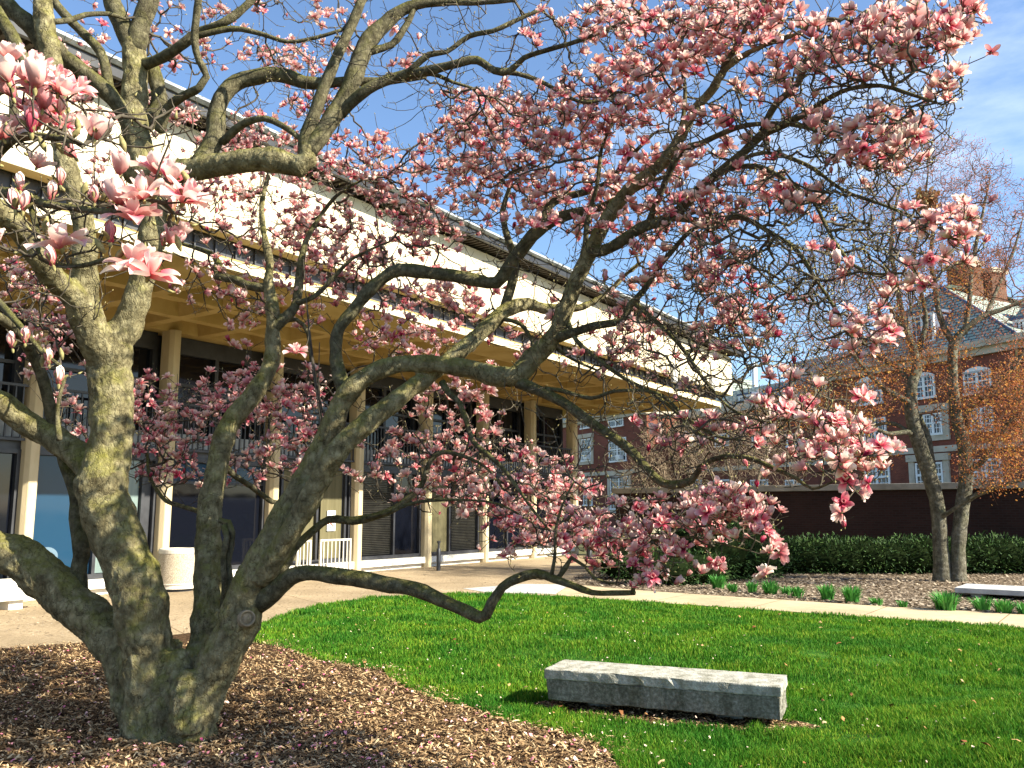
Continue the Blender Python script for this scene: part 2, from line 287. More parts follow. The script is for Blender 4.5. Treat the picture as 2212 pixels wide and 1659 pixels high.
class MB:
    """mesh buffer with optional frame: local (u, w, z) -> world"""
    def __init__(s, fr=None): s.v = []; s.f = []; s.uv = []; s.fr = fr
    def P(s, p): return s.fr(p) if s.fr else Vector(p)
    def poly(s, pts, uvs=None):
        i = len(s.v); s.v += [tuple(s.P(p)) for p in pts]; s.f.append(list(range(i, i + len(pts))))
        s.uv.append(uvs if uvs else [(p[0] + p[1], p[2]) for p in pts])
    def box(s, a, b):
        x0, y0, z0 = a; x1, y1, z1 = b
        q = lambda *t: s.poly([Vector(p) for p in t])
        q((x0, y0, z0), (x1, y0, z0), (x1, y0, z1), (x0, y0, z1)); q((x1, y1, z0), (x0, y1, z0), (x0, y1, z1), (x1, y1, z1))
        q((x1, y0, z0), (x1, y1, z0), (x1, y1, z1), (x1, y0, z1)); q((x0, y1, z0), (x0, y0, z0), (x0, y0, z1), (x0, y1, z1))
        q((x0, y0, z1), (x1, y0, z1), (x1, y1, z1), (x0, y1, z1)); q((x0, y1, z0), (x1, y1, z0), (x1, y0, z0), (x0, y0, z0))
        return s
    def prism(s, prof, z0, z1):       # profile in (u,w)
        n = len(prof)
        for i in range(n):
            a, b = prof[i], prof[(i + 1) % n]; s.poly([(a[0], a[1], z0), (b[0], b[1], z0), (b[0], b[1], z1), (a[0], a[1], z1)])
        s.poly([(p[0], p[1], z1) for p in prof]); s.poly([(p[0], p[1], z0) for p in reversed(prof)]); return s
    def prof_u(s, prof, u0, u1):      # profile in (w,z), extruded along u
        n = len(prof)
        for i in range(n):
            a, b = prof[i], prof[(i + 1) % n]; s.poly([(u0, a[0], a[1]), (u1, a[0], a[1]), (u1, b[0], b[1]), (u0, b[0], b[1])], [(u0, a[1] + a[0]), (u1, a[1] + a[0]), (u1, b[1] + b[0]), (u0, b[1] + b[0])])
        s.poly([(u0, p[0], p[1]) for p in prof]); s.poly([(u1, p[0], p[1]) for p in reversed(prof)]); return s
    def lathe(s, c, prof, n=24):      # profile (r,z)
        for i in range(n):
            a0, a1 = 2 * math.pi * i / n, 2 * math.pi * (i + 1) / n
            for (r0, z0), (r1, z1) in zip(prof, prof[1:]):
                p = [(c[0] + r0 * math.cos(a0), c[1] + r0 * math.sin(a0), c[2] + z0), (c[0] + r0 * math.cos(a1), c[1] + r0 * math.sin(a1), c[2] + z0),
                     (c[0] + r1 * math.cos(a1), c[1] + r1 * math.sin(a1), c[2] + z1), (c[0] + r1 * math.cos(a0), c[1] + r1 * math.sin(a0), c[2] + z1)]
                if r0 < 1e-6: p = [p[0], p[2], p[3]]
                elif r1 < 1e-6: p = p[:3]
                s.poly(p)
        return s
    def build(s, name, m, parent=None, smooth=False, bevel=0.0, weld=False):
        me = bpy.data.meshes.new(name); me.from_pydata(s.v, [], s.f); me.materials.append(m)
        l = me.uv_layers.new(name='UVMap'); flat = [c for f in s.uv for t in f for c in t]; l.data.foreach_set('uv', flat)
        if smooth: me.polygons.foreach_set('use_smooth', [True] * len(me.polygons))
        o = link(bpy.data.objects.new(name, me), parent)
        import bmesh
        bm = bmesh.new(); bm.from_mesh(me)
        if weld or bevel or smooth: bmesh.ops.remove_doubles(bm, verts=bm.verts, dist=1e-5)
        bmesh.ops.recalc_face_normals(bm, faces=bm.faces)
        bm.to_mesh(me); bm.free()
        if bevel:
            b = o.modifiers.new('bevel', 'BEVEL'); b.width = bevel; b.segments = 2; b.limit_method = 'ANGLE'
        return o
def frame(Q, d):
    d = Vector(d).normalized(); n = Vector((d.y, -d.x, 0))
    def f(p): return Vector((Q[0] + d.x * p[0] + n.x * p[1], Q[1] + d.y * p[0] + n.y * p[1], p[2]))
    def onp(x, y, wv=0.0):
        r = ray(x, y); t = (wv + Q[0] * n.x + Q[1] * n.y) / (r[0] * n.x + r[1] * n.y)
        return ((t * r[0] - Q[0]) * d.x + (t * r[1] - Q[1]) * d.y, EYE + t * r[2])
    return f, onp

def tube(pts, rad, sides=12, lump=.0, caps=True, seed=0):
    """pts list of Vector -> V, F(quads)"""
    n = len(pts); V = []; F = []
    up = Vector((.31, .2, .93)); t = (pts[1] - pts[0]).normalized(); a = t.cross(up).normalized()
    for i in range(n):
        t = (pts[min(i + 1, n - 1)] - pts[max(i - 1, 0)]).normalized(); a = (a - t * a.dot(t)).normalized(); b = t.cross(a)
        for k in range(sides):
            an = 2 * math.pi * k / sides; dr = a * math.cos(an) + b * math.sin(an); r = rad[i]
            if lump:
                q = pts[i] + dr * r; r *= 1 + lump * noise.noise(q * 5.5 + Vector((seed, 0, 0))) + lump * .5 * noise.noise(q * 14) + lump * .22 * math.sin(i * 1.9 + seed)
            V.append(pts[i] + dr * r)
    for i in range(n - 1):
        for k in range(sides):
            k2 = (k + 1) % sides; F.append([i * sides + k, i * sides + k2, (i + 1) * sides + k2, (i + 1) * sides + k])
    if caps:
        for i, rev in ((0, True), (n - 1, False)):
            c = len(V); V.append(pts[i] + (pts[i] - pts[i + (1 if i == 0 else -1)]).normalized() * rad[i] * .35)
            for k in range(0, sides, 2):
                q = [i * sides + k, i * sides + (k + 1) % sides, i * sides + (k + 2) % sides, c]
                F.append(q[::-1] if rev else q)
    return V, F
def spline(pts, step):
    """pts: list of (Vector, radius); Catmull-Rom"""
    P = [p for p, r in pts]; Rr = [r for p, r in pts]; out = []; rr = []
    for i in range(len(P) - 1):
        p0, p1, p2, p3 = P[max(i - 1, 0)], P[i], P[i + 1], P[min(i + 2, len(P) - 1)]
        k = max(1, int((p2 - p1).length / step))
        for j in range(k):
            t = j / k; t2, t3 = t * t, t * t * t
            out.append(.5 * ((2 * p1) + (-p0 + p2) * t + (2 * p0 - 5 * p1 + 4 * p2 - p3) * t2 + (-p0 + 3 * p1 - 3 * p2 + p3) * t3)); rr.append(Rr[i] + (Rr[i + 1] - Rr[i]) * t)
    out.append(P[-1]); rr.append(Rr[-1]); return out, rr

# ---- growing of twigs towards target points (nearest-first with a path-length cost)
def grow(seed_pos, seed_cost, seed_dir, targets, step=.10, wander=.02, bf=.25, upturn=.35, droop=0.0):
    S = len(seed_pos); T = np.asarray(targets, np.float32); N = len(T)
    cap = S + N * 14 + 10
    P = np.zeros((cap, 3), np.float32); D = np.zeros((cap, 3), np.float32); Cc = np.zeros(cap, np.float32); par = np.full(cap, -1, np.int32)
    P[:S] = seed_pos; D[:S] = seed_dir; Cc[:S] = seed_cost; cnt = S
    best = np.full(N, 1e9, np.float32); bi = np.zeros(N, np.int32); alive = np.ones(N, bool)
    for i0 in range(0, S, 200):
        dd = np.sqrt(((T[:, None, :] - P[None, i0:min(i0 + 200, S)]) ** 2).sum(2)) + Cc[None, i0:min(i0 + 200, S)]
        j = dd.argmin(1); v = dd[np.arange(N), j]; q = v < best; best[q] = v[q]; bi[q] = j[q] + i0
    tipof = np.full(N, -1, np.int32)
    for _ in range(N):
        i = int(best.argmin()); a = T[i]; j = int(bi[i]); p = P[j]; L_ = float(np.linalg.norm(a - p)); best[i] = 1e9; alive[i] = False
        k = min(12, max(2, int(L_ / step) + 1))
        dirn = (a - p) / max(L_, 1e-5); t0 = D[j] * .55 + dirn * .6; t1 = dirn * .7 + np.array([0, 0, upturn]) + rng.normal(0, .25, 3)
        t0 = t0 * L_ * .7; t1 = t1 * L_ * .7; prev = j; new = []
        for q in range(1, k + 1):
            t = q / k; t2, t3 = t * t, t ** 3
            x = (2 * t3 - 3 * t2 + 1) * p + (t3 - 2 * t2 + t) * t0 + (-2 * t3 + 3 * t2) * a + (t3 - t2) * t1
            if q < k: x = x + rng.normal(0, wander * min(1, L_ * 2.5), 3)
            if cnt >= cap: break
            P[cnt] = x; dv = x - P[prev]; D[cnt] = dv / (np.linalg.norm(dv) + 1e-6); Cc[cnt] = Cc[prev] + bf * np.linalg.norm(dv); par[cnt] = prev; prev = cnt; new.append(cnt); cnt += 1
        tipof[i] = prev
        nn = np.array(new); dd = np.sqrt(((T[:, None, :] - P[None, nn]) ** 2).sum(2)) + Cc[None, nn]
        jj = dd.argmin(1); v = dd[np.arange(N), jj]; q = (v < best) & alive; best[q] = v[q]; bi[q] = nn[jj[q]]
    return P[:cnt], D[:cnt], par[:cnt], tipof
def radii(par, S, tip=.0028, expo=2.4, maxr=None):
    n = len(par); acc = np.zeros(n)
    leaf = np.ones(n, bool); leaf[par[S:]] = False
    acc[leaf] = tip ** expo
    for i in range(n - 1, S - 1, -1):
        if acc[i] == 0: acc[i] = tip ** expo
        acc[par[i]] += acc[i]
    r = acc ** (1 / expo)
    return r if maxr is None else np.minimum(r, maxr)
def edges_mesh(P, D, par, r, S, sides=5, seedr=None):
    n = len(P); idx = np.arange(S, n); pa = par[idx]
    main = {}
    order = np.argsort(r[idx])          # largest last
    mainc = np.full(n, -1); mainc[pa[order]] = idx[order]
    ismain = (mainc[pa] == idx) & (pa >= S)
    r1 = r[idx]; r0 = np.where(ismain, r[pa], np.minimum(r[idx] * 1.15, r[pa]))
    d0 = np.where(ismain[:, None], D[pa], D[idx]); d1 = D[idx]
    # average direction of node with its main child
    mc = mainc[idx]; has = mc >= 0; dav = d1.copy(); dav[has] = d1[has] + D[mc[has]]; nodedir = D.copy(); nodedir[idx] = dav
    d1 = nodedir[idx]; d0 = np.where(ismain[:, None], nodedir[pa], D[idx])
    def ring(c, d, rr):
        d = d / (np.linalg.norm(d, axis=1, keepdims=True) + 1e-9); a = np.cross(d, np.array([.37, .21, .9])); a /= (np.linalg.norm(a, axis=1, keepdims=True) + 1e-9); b = np.cross(d, a)
        an = np.arange(sides) * 2 * math.pi / sides
        return c[:, None, :] + rr[:, None, None] * (np.cos(an)[None, :, None] * a[:, None, :] + np.sin(an)[None, :, None] * b[:, None, :])
    V = np.concatenate([ring(P[pa], d0, r0), ring(P[idx], d1, r1)], 1).reshape(-1, 3)
    base = np.arange(len(idx))[:, None] * 2 * sides; k = np.arange(sides); k2 = (k + 1) % sides
    F = np.stack([base + k, base + k2, base + sides + k2, base + sides + k], 2).reshape(-1, 4)
    return V, F
def spurs(P, D, r, S, prob, l0, l1, seg=2, thick=.0022, sides=3):
    """short crooked side twigs"""
    idx = np.where(rng.random(len(P)) < prob)[0]; idx = idx[(idx >= S) & (r[idx] < .02)]
    n = len(idx); side = rng.normal(0, 1, (n, 3)); side -= D[idx] * (side * D[idx]).sum(1, keepdims=True); side /= np.linalg.norm(side, axis=1, keepdims=True) + 1e-6
    d = side * .8 + D[idx] * .6 + np.array([0, 0, .3]); d /= np.linalg.norm(d, axis=1, keepdims=True); L_ = rng.uniform(l0, l1, n)[:, None]
    pts = [P[idx]]; ds = [d]
    for s in range(seg):
        d = d + rng.normal(0, .45, (n, 3)) + np.array([0, 0, .3]); d /= np.linalg.norm(d, axis=1, keepdims=True); pts.append(pts[-1] + d * L_ / seg); ds.append(d)
    rr = [thick * (1.1 - .25 * i) for i in range(seg + 1)]
    Vs, Fs = [], []; off = 0
    an = np.arange(sides) * 2 * math.pi / sides
    rings = []
    for p, d, q in zip(pts, ds, rr):
        a = np.cross(d, np.array([.37, .21, .9])); a /= np.linalg.norm(a, axis=1, keepdims=True); b = np.cross(d, a)
        rings.append(p[:, None, :] + q * (np.cos(an)[None, :, None] * a[:, None] + np.sin(an)[None, :, None] * b[:, None]))
    V = np.concatenate(rings, 1).reshape(-1, 3); per = sides * (seg + 1); base = np.arange(n)[:, None] * per; k = np.arange(sides); k2 = (k + 1) % sides
    F = np.concatenate([np.stack([base + s * sides + k, base + s * sides + k2, base + (s + 1) * sides + k2, base + (s + 1) * sides + k], 2).reshape(-1, 4) for s in range(seg)])
    return V, F, pts[-1], ds[-1]
def scatter(tv, tf, tuv, pos, dirs, scl, roll=None, tone=None):
    """instances of template into one big array; template axis +Z -> dirs"""
    n = len(pos); d = dirs / (np.linalg.norm(dirs, axis=1, keepdims=True) + 1e-9)
    a = np.cross(d, np.array([.37, .21, .9])); a /= np.linalg.norm(a, axis=1, keepdims=True) + 1e-9; b = np.cross(d, a)
    ro = rng.uniform(0, 6.283, n) if roll is None else roll; ca, sa = np.cos(ro)[:, None], np.sin(ro)[:, None]
    a2 = a * ca + b * sa; b2 = -a * sa + b * ca
    V = pos[:, None, :] + scl[:, None, None] * (tv[None, :, 0:1] * a2[:, None] + tv[None, :, 1:2] * b2[:, None] + tv[None, :, 2:3] * d[:, None])
    F = (np.arange(n)[:, None, None] * len(tv) + tf[None]).reshape(-1, tf.shape[1])
    UV = np.tile(tuv[None], (n, 1, 1)) if tuv is not None else None
    if UV is not None and tone is not None: UV[:, :, 0] = tone[:, None]
    return V.reshape(-1, 3), F, (UV.reshape(-1, 2) if UV is not None else None)
def cat(parts):
    V = []; F = []; U = []; off = 0
    for v, f, u in parts:
        V.append(v); F.append(f + off); off += len(v); U.append(u)
    return np.concatenate(V), np.concatenate(F), (np.concatenate(U) if U[0] is not None else None)
def inpoly(x, y, poly):
    x = np.asarray(x); y = np.asarray(y); r = np.zeros(len(x), bool); n = len(poly)
    for i in range(n):
        x0, y0 = poly[i][:2]; x1, y1 = poly[(i + 1) % n][:2]
        if y0 == y1: continue
        k = ((y0 > y) != (y1 > y)) & (x < (x1 - x0) * (y - y0) / (y1 - y0) + x0); r ^= k
    return r

# ------------------------------------------------------------------ ground sheets
def sheet(name, poly, z, m, sub=0):
    V = [(p[0], p[1], z) for p in poly]
    me = bpy.data.meshes.new(name); me.from_pydata(V, [], [list(range(len(V)))]); me.materials.append(m)
    import bmesh
    bm = bmesh.new(); bm.from_mesh(me); bmesh.ops.recalc_face_normals(bm, faces=bm.faces)
    for f in bm.faces:
        if f.normal.z < 0: f.normal_flip()
    bmesh.ops.triangulate(bm, faces=bm.faces); bm.to_mesh(me); bm.free()
    o = link(bpy.data.objects.new(name, me)); tag(o, kind='structure'); return o
G2 = lambda L_: [tuple(gnd(*p)[:2]) for p in L_]
def wob(L_, amp=.03, k=5):
    out = []
    for i in range(len(L_) - 1):
        a, b = L_[i], L_[i + 1]
        n_ = max(1, min(k, int(math.dist(a, b) / .25)))
        for j in range(n_):
            t = j / n_; q = Vector((a[0] + (b[0] - a[0]) * t, a[1] + (b[1] - a[1]) * t, 0))
            out.append((q.x + amp * noise.noise(q * 3), q.y + amp * noise.noise(q * 3 + Vector((9, 0, 0)))))
    out.append(tuple(L_[-1])); return out
mulch_edge = wob(G2([(538, 1388), (575, 1393), (620, 1402), (660, 1421), (700, 1432), (760, 1438), (820, 1450), (860, 1478), (905, 1500), (960, 1519), (1030, 1538), (1070, 1553), (1130, 1566), (1200, 1586), (1262, 1606), (1312, 1628), (1332, 1655), (1348, 1700)]), .09, 10) + [(.95, 4.2), (1.3, 2.0), (2.0, -3)]
terr_left = G2([(0, 1402), (120, 1392), (250, 1386), (390, 1370), (450, 1362), (538, 1360)])
lawn_top = G2([(552, 1352), (620, 1326), (700, 1305), (800, 1292), (950, 1284), (1050, 1282), (1200, 1287), (1330, 1297), (1464, 1306), (1830, 1331), (2212, 1358), (2600, 1386)])
path_top = G2([(1232, 1263), (1330, 1272), (1464, 1282), (1830, 1306), (2212, 1329), (2700, 1362)])
sheet('ground', [(-300, -60), (300, -60), (300, 420), (-300, 420)], -.012, M['earth'])
lawn_poly = list(reversed(mulch_edge)) + [terr_left[-1]] + lawn_top + [(14, 9.0), (14, -3)]
sheet('lawn', lawn_poly, 0.0, M['lawn'])
mulch_poly = [(-30, -3), (2.0, -3)] + list(reversed(mulch_edge)) + [terr_left[-1]] + list(reversed(terr_left)) + [(-16, 9.5), (-30, 8.6)]
sheet('mulch_bed', mulch_poly[:1] + mulch_poly[1:], 0.004, M['mulch'])
terrace_poly = [(-30, 8.6), (-16, 9.5)] + terr_left + lawn_top[:7] + [path_top[0]] + G2([(1240, 1245), (1340, 1225)]) + [(9, 33), (4, 34), (-30, 14)]
sheet('terrace', terrace_poly, 0.002, M['terrace'])
sheet('path', lawn_top[6:] + list(reversed(path_top)), 0.012, M['path'])
sheet('terrace_slab_strip', G2([(1050, 1280), (1200, 1284), (1232, 1263), (1130, 1262), (1000, 1272)]), .008, M['slab'])
bed_poly = path_top + [(30, 14), (34, 26), (9, 33)] + G2([(1340, 1225), (1240, 1245)])
sheet('planting_bed', bed_poly, 0.006, M['bed'])

def hgt(x, y):
    x = np.asarray(x, float); y = np.asarray(y, float)
    def b(cx, cy, rx, ry, a): 
        q = np.clip(1 - ((x - cx) / rx) ** 2 - ((y - cy) / ry) ** 2, 0, 1); return a * q * q * (3 - 2 * q)
    h = b(5.2, 5.4, 3.6, 3.0, .34) + b(2.6, 11.2, 4.0, 2.4, .12) + b(-.6, 12.8, 2.6, 2.6, .07)
    return h
gs = .16; gx_, gy_ = np.meshgrid(np.arange(-3.8, 9.5, gs), np.arange(3.0, 16.5, gs), indexing='ij'); hh_ = hgt(gx_, gy_)
hh_ = np.where(hh_ < .002, -.03, hh_ + .002 + .012 * np.sin(gx_ * 2.1 + gy_) * np.sin(gy_ * 1.7) * np.clip(hh_ * 10, 0, 1))
ni, nj = gx_.shape; ii_, jj_ = np.meshgrid(np.arange(ni - 1), np.arange(nj - 1), indexing='ij'); ii_ = ii_.ravel(); jj_ = jj_.ravel()
kf = np.maximum.reduce([hh_[ii_, jj_], hh_[ii_ + 1, jj_], hh_[ii_, jj_ + 1], hh_[ii_ + 1, jj_ + 1]]) > 0
ii_, jj_ = ii_[kf], jj_[kf]; ix = lambda a, b: a * nj + b
tag(np_obj('lawn_rise', np.stack([gx_.ravel(), gy_.ravel(), hh_.ravel()], 1), np.stack([ix(ii_, jj_), ix(ii_ + 1, jj_), ix(ii_ + 1, jj_ + 1), ix(ii_, jj_ + 1)], 1), M['lawn'], smooth=True), kind='structure')
# grass blades: the lawn, thinning with distance
def blades(n, poly, x0, x1, y0, y1, pw=1.3):
    # sample y with density ~ 1/y^pw
    u = rng.random(n * 3); a = 1 - pw
    y = (y0 ** a + u * (y1 ** a - y0 ** a)) ** (1 / a); x = rng.uniform(-1, 1, n * 3) * (y * .66 + .4)
    k = inpoly(x, y, poly) & (x > x0) & (x < x1); x, y = x[k][:n], y[k][:n]
    return x, y
def near_bench(x, y): return np.zeros(len(x), bool)
gx, gy = blades(380000, lawn_poly, -6, 14, 4.2, 19)
BL, BR = gnd(1179, 1511, .075), gnd(1688, 1557, .075); BL.z = BR.z = 0; bu = (BR - BL).normalized(); bn = Vector((-bu.y, bu.x, 0)); BLEN = (BR - BL).length
def bench_uv(x, y): return (x - BL.x) * bu.x + (y - BL.y) * bu.y, (x - BL.x) * bn.x + (y - BL.y) * bn.y
ub, vb = bench_uv(gx, gy)
e = ((ub - BLEN / 2 - .07) / (BLEN / 2 + .22)) ** 2 + ((vb - .16) / .33) ** 2
nzv = np.array([noise.noise(Vector((a * 2.2, b * 2.2, 3))) for a, b in zip(gx, gy)])
fine = np.array([noise.noise(Vector((a * 6, b * 6, 8))) for a, b in zip(gx, gy)])
keep = (e > 1 + fine * .5) & (rng.random(len(gx)) < (.80 + nzv * .6))
gx, gy, nzv, fine = gx[keep], gy[keep], nzv[keep], fine[keep]; n = len(gx)
h = rng.uniform(.028, .062, n) * (1 + nzv * .8) * (1 + (gy - 6) * .02); wd = rng.uniform(.0022, .0042, n) * (1 + (gy - 6) * .14)
an = rng.uniform(0, 6.283, n); lean = rng.uniform(.05, .75, n) * h; la = rng.uniform(0, 6.283, n)
p0 = np.stack([gx, gy, hgt(gx, gy) - .004], 1); sd_ = np.stack([np.cos(an) * wd, np.sin(an) * wd, np.zeros(n)], 1)
mid_ = p0 + np.stack([np.cos(la) * lean * .3, np.sin(la) * lean * .3, h * .6], 1); tip_ = p0 + np.stack([np.cos(la) * lean, np.sin(la) * lean, h], 1)
V = np.stack([p0 - sd_, p0 + sd_, mid_ + sd_ * .7, tip_, mid_ - sd_ * .7], 1).reshape(-1, 3)
b5 = np.arange(n)[:, None] * 5
me = bpy.data.meshes.new('grass')
F4 = np.concatenate([b5 + np.array([0, 1, 2, 4])], 0); F3 = b5 + np.array([4, 2, 3])
loops = np.concatenate([F4.ravel(), F3.ravel()]).astype(np.int32)
me.vertices.add(len(V)); me.vertices.foreach_set('co', V.astype(np.float32).ravel()); me.loops.add(len(loops)); me.loops.foreach_set('vertex_index', loops)
me.polygons.add(2 * n); ls = np.concatenate([np.arange(n) * 4, n * 4 + np.arange(n) * 3]).astype(np.int32); lt = np.concatenate([np.full(n, 4), np.full(n, 3)]).astype(np.int32)
me.polygons.foreach_set('loop_start', ls); me.polygons.foreach_set('loop_total', lt); me.materials.append(M['grassb']); me.update(calc_edges=True)
tag(link(bpy.data.objects.new('grass', me)), 'short bright green lawn grass', 'grass', kind='stuff')

# loose flat bits lying on the ground (chips, petals, leaves)
def bits(name, xs, ys, l0, l1, w0, w1, z0, z1, m, tilt=.35, label='', catg='', curl=0.0):
    n = len(xs); L_ = rng.uniform(l0, l1, n) ; W_ = rng.uniform(w0, w1, n); a = rng.uniform(0, 6.283, n)
    d = np.stack([np.cos(a), np.sin(a), rng.normal(0, tilt, n)], 1); d /= np.linalg.norm(d, axis=1, keepdims=True)
    s = np.stack([-np.sin(a), np.cos(a), rng.normal(0, tilt, n)], 1); s /= np.linalg.norm(s, axis=1, keepdims=True)
    c = np.stack([xs, ys, rng.uniform(z0, z1, n) + hgt(xs, ys) * np.array([name in ('pale_petals', 'dead_leaves')])], 1)
    l = d * L_[:, None] / 2; w_ = s * W_[:, None] / 2; j = lambda: rng.uniform(.45, 1.1, (n, 1))
    up = np.array([0, 0, 1.0]) * curl * W_[:, None]
    V = np.stack([c - l * j() - w_ * j(), c + up * 0 - w_ * j() * 1.2 + up, c + l * j() - w_ * j() * .8, c + l * j() + w_ * j() * .6, c + w_ * j() * 1.2 + up, c - l * j() + w_ * j()], 1)
    V[:, :, 2] = np.maximum(V[:, :, 2], .003)
    b = np.arange(n)[:, None] * 6; F = np.concatenate([b + np.array([0, 1, 4, 5]), b + np.array([1, 2, 3, 4])], 0)
    F = np.concatenate([b + np.array([0, 1, 4, 5]), b + np.array([1, 2, 3, 4])], 1).reshape(-1, 4)
    return tag(np_obj(name, V.reshape(-1, 3), F, m), label, catg, kind='stuff')
def sample(n, poly, y0, y1, pw=1.3, xm=.68):
    out = [np.zeros(0), np.zeros(0)]
    u = rng.random(n * 3); a = 1 - pw; y = (y0 ** a + u * (y1 ** a - y0 ** a)) ** (1 / a); x = rng.uniform(-1, 1, n * 3) * (y * xm)
    k = inpoly(x, y, poly); return x[k][:n], y[k][:n]
mx_, my_ = sample(60000, mulch_poly, 5.2, 11.4)
bits('wood_chips', mx_, my_, .018, .075, .005, .017, .004, .040, M['chip'], .42, 'brown shredded wood chips under the magnolia', 'wood chips')
k = rng.random(2500) < 1; tx, ty = sample(9000, mulch_poly, 5.2, 11.2)
bits('bark_shreds', tx[:2600], ty[:2600], .05, .12, .012, .024, .015, .045, M['chip'], .25, 'larger pale bark shreds on the mulch', 'bark shreds')
q_ = mulch_edge[:-3]; ei = rng.integers(0, len(q_), 1500); ex_ = np.array([q_[i][0] for i in ei]) + rng.normal(.03, .10, 1500); ey_ = np.array([q_[i][1] for i in ei]) + rng.normal(.03, .10, 1500)
bits('edge_chips', ex_, ey_, .018, .055, .005, .014, .012, .045, M['chip'], .35, 'wood chips spilling over the lawn edge', 'wood chips')
px_, py_ = sample(2600, mulch_poly, 5.3, 11.0)
bits('fallen_petals', px_[:900], py_[:900], .018, .048, .012, .030, .025, .05, M['fallen'], .35, 'pink fallen petals scattered over the mulch', 'petals', curl=.3)
lx_, ly_ = sample(900, lawn_poly, 5.5, 16); k = rng.random(len(lx_)) < np.clip(1.5 - (lx_ + .5) * .35, .08, 1)
bits('pale_petals', lx_[k][:330], ly_[k][:330], .014, .034, .010, .022, .03, .06, mat('wilted_petal', (.8, .6, .5), ramp=[(.62, .40, .34), (.72, .60, .45), (.55, .42, .28)], island=True), .4, 'pale wilted petals lying in the grass', 'petals', curl=.3)
lx_, ly_ = sample(300, lawn_poly, 5.5, 16)
bits('dead_leaves', lx_[:110], ly_[:110], .03, .07, .02, .04, .035, .06, M['deadleaf'], .4, 'brown dead leaves scattered on the lawn', 'leaves', curl=.3)
# dirt hollow round the bench
a = rng.uniform(0, 6.283, 2600); q = np.sqrt(rng.random(2600)); uu = BLEN / 2 + .07 + np.cos(a) * q * (BLEN / 2 + .20); vv = .16 + np.sin(a) * q * .33
bits('dry_leaf_litter', BL.x + bu.x * uu + bn.x * vv, BL.y + bu.y * uu + bn.y * vv, .015, .05, .006, .02, .004, .02, M['chip'], .3, 'brown leaf litter in the bare hollow round the bench', 'leaf litter')
el = [(BLEN / 2 + .07 + math.cos(t / 24 * 6.283) * (BLEN / 2 + .24), .16 + math.sin(t / 24 * 6.283) * .36) for t in range(24)]
sheet('bare_soil', [(BL.x + bu.x * p[0] + bn.x * p[1], BL.y + bu.y * p[0] + bn.y * p[1]) for p in el], .004, M['mulch'])
# planting bed chips
cx_, cy_ = sample(60000, bed_poly, 13, 26, .3)
bits('pale_wood_chips', cx_[:22000], cy_[:22000], .05, .12, .02, .05, .008, .04, M['chipp'], .22, 'weathered pale chips covering the planting bed', 'wood chips')
# pebbles and debris on the terrace
cx_, cy_ = sample(30000, terrace_poly, 12, 30, 1.01)
bits('terrace_debris', cx_[:5000], cy_[:5000], .02, .06, .01, .03, .006, .015, M['chipp'], .15, 'leaf crumbs and twigs scattered on the pebbled terrace', 'debris')

# ------------------------------------------------------------------ concrete building
BF, BP = frame((-4.228, 24.356), (math.sin(R(33.7)), math.cos(R(33.7)), 0))
bld = empty('concrete_building', BF((0, 0, 0))); tag(bld, 'cream concrete modernist building with deep coffered overhang and tan columns', 'building')
def bpart(mb, name, m, parent=bld, **k):
    o = mb.build(name, m, parent, **k); o.matrix_parent_inverse = bld.matrix_world.inverted() if parent is bld else parent.matrix_parent_inverse; return o
bpy.context.view_layer.update()
def Bm(): return MB(BF)
def bp_(mb, name, m, parent=None, **k):
    o = mb.build(name, m, parent or bld, **k)
    o.matrix_parent_inverse = Matrix.Translation(-bld.location) if parent is None else Matrix.Identity(4)
    return o
U0, U1 = -22.0, 11.7
bp_(Bm().box((U0, -14, 0), (U1, -.5, 5.69)), 'wall', M['darkmetal'])
cols = [-18.4, -15.4, -12.36, -9.31, -6.36, -3.36, -.36, 2.68, 5.70, 8.71, 11.80]
for u in cols:
    a = .14; prof = [(u - a, -.10), (u + a, -.10), (u + a, .20), (u + a - .06, .30), (u - a + .06, .30), (u - a, .20)]
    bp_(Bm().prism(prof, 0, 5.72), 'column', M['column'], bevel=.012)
# soffit slab with coffers
s = Bm(); W1 = 5.3; E1 = 14.4
cw = [.0, 1.42, 2.84, 4.26]; us = [U0 + .01]; 
us = [E1 - .3 - 1.515 * i for i in range(24)][::-1]
z0, z1, g = 5.70, 5.98, .12
for i in range(len(us) - 1):
    for j in range(len(cw) - 1):
        a, b, c, d_ = us[i], us[i + 1], cw[j], cw[j + 1]; o_ = [(a, c), (b, c), (b, d_), (a, d_)]; q = [(a + g, c + g), (b - g, c + g), (b - g, d_ - g), (a + g, d_ - g)]
        q2 = [(a + g + .10, c + g + .10), (b - g - .10, c + g + .10), (b - g - .10, d_ - g - .10), (a + g + .10, d_ - g - .10)]
        for k in range(4):
            k2 = (k + 1) % 4
            s.poly([(*o_[k], z0), (*o_[k2], z0), (*q[k2], z0), (*q[k], z0)]); s.poly([(*q[k], z0), (*q[k2], z0), (*q2[k2], z1), (*q2[k], z1)])
        s.poly([(*p, z1) for p in q2])
s.box((us[0], 4.26, 5.70), (E1, W1, 5.92)); s.box((E1 - .3, -.5, 5.70), (E1, 4.26, 5.92)); s.box((us[0], -3, 5.703), (E1, 0, 5.92))
s.box((us[0], 0, 5.982), (E1 - .3, 4.26, 6.05))
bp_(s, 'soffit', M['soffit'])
bp_(Bm().box((us[0], W1, 5.715), (E1 + .02, W1 + .03, 5.875)), 'soffit_edge', M['concrete'])
# dark clerestory band with seams
s = Bm().box((U0, -10, 5.99), (E1 + .5, 4.95, 6.34)); u = U0
while u < E1 + .4: s.box((u, 4.95, 5.93), (u + .03, 4.99, 6.34)); u += .42
bp_(s, 'clerestory_band', M['darkmetal'])
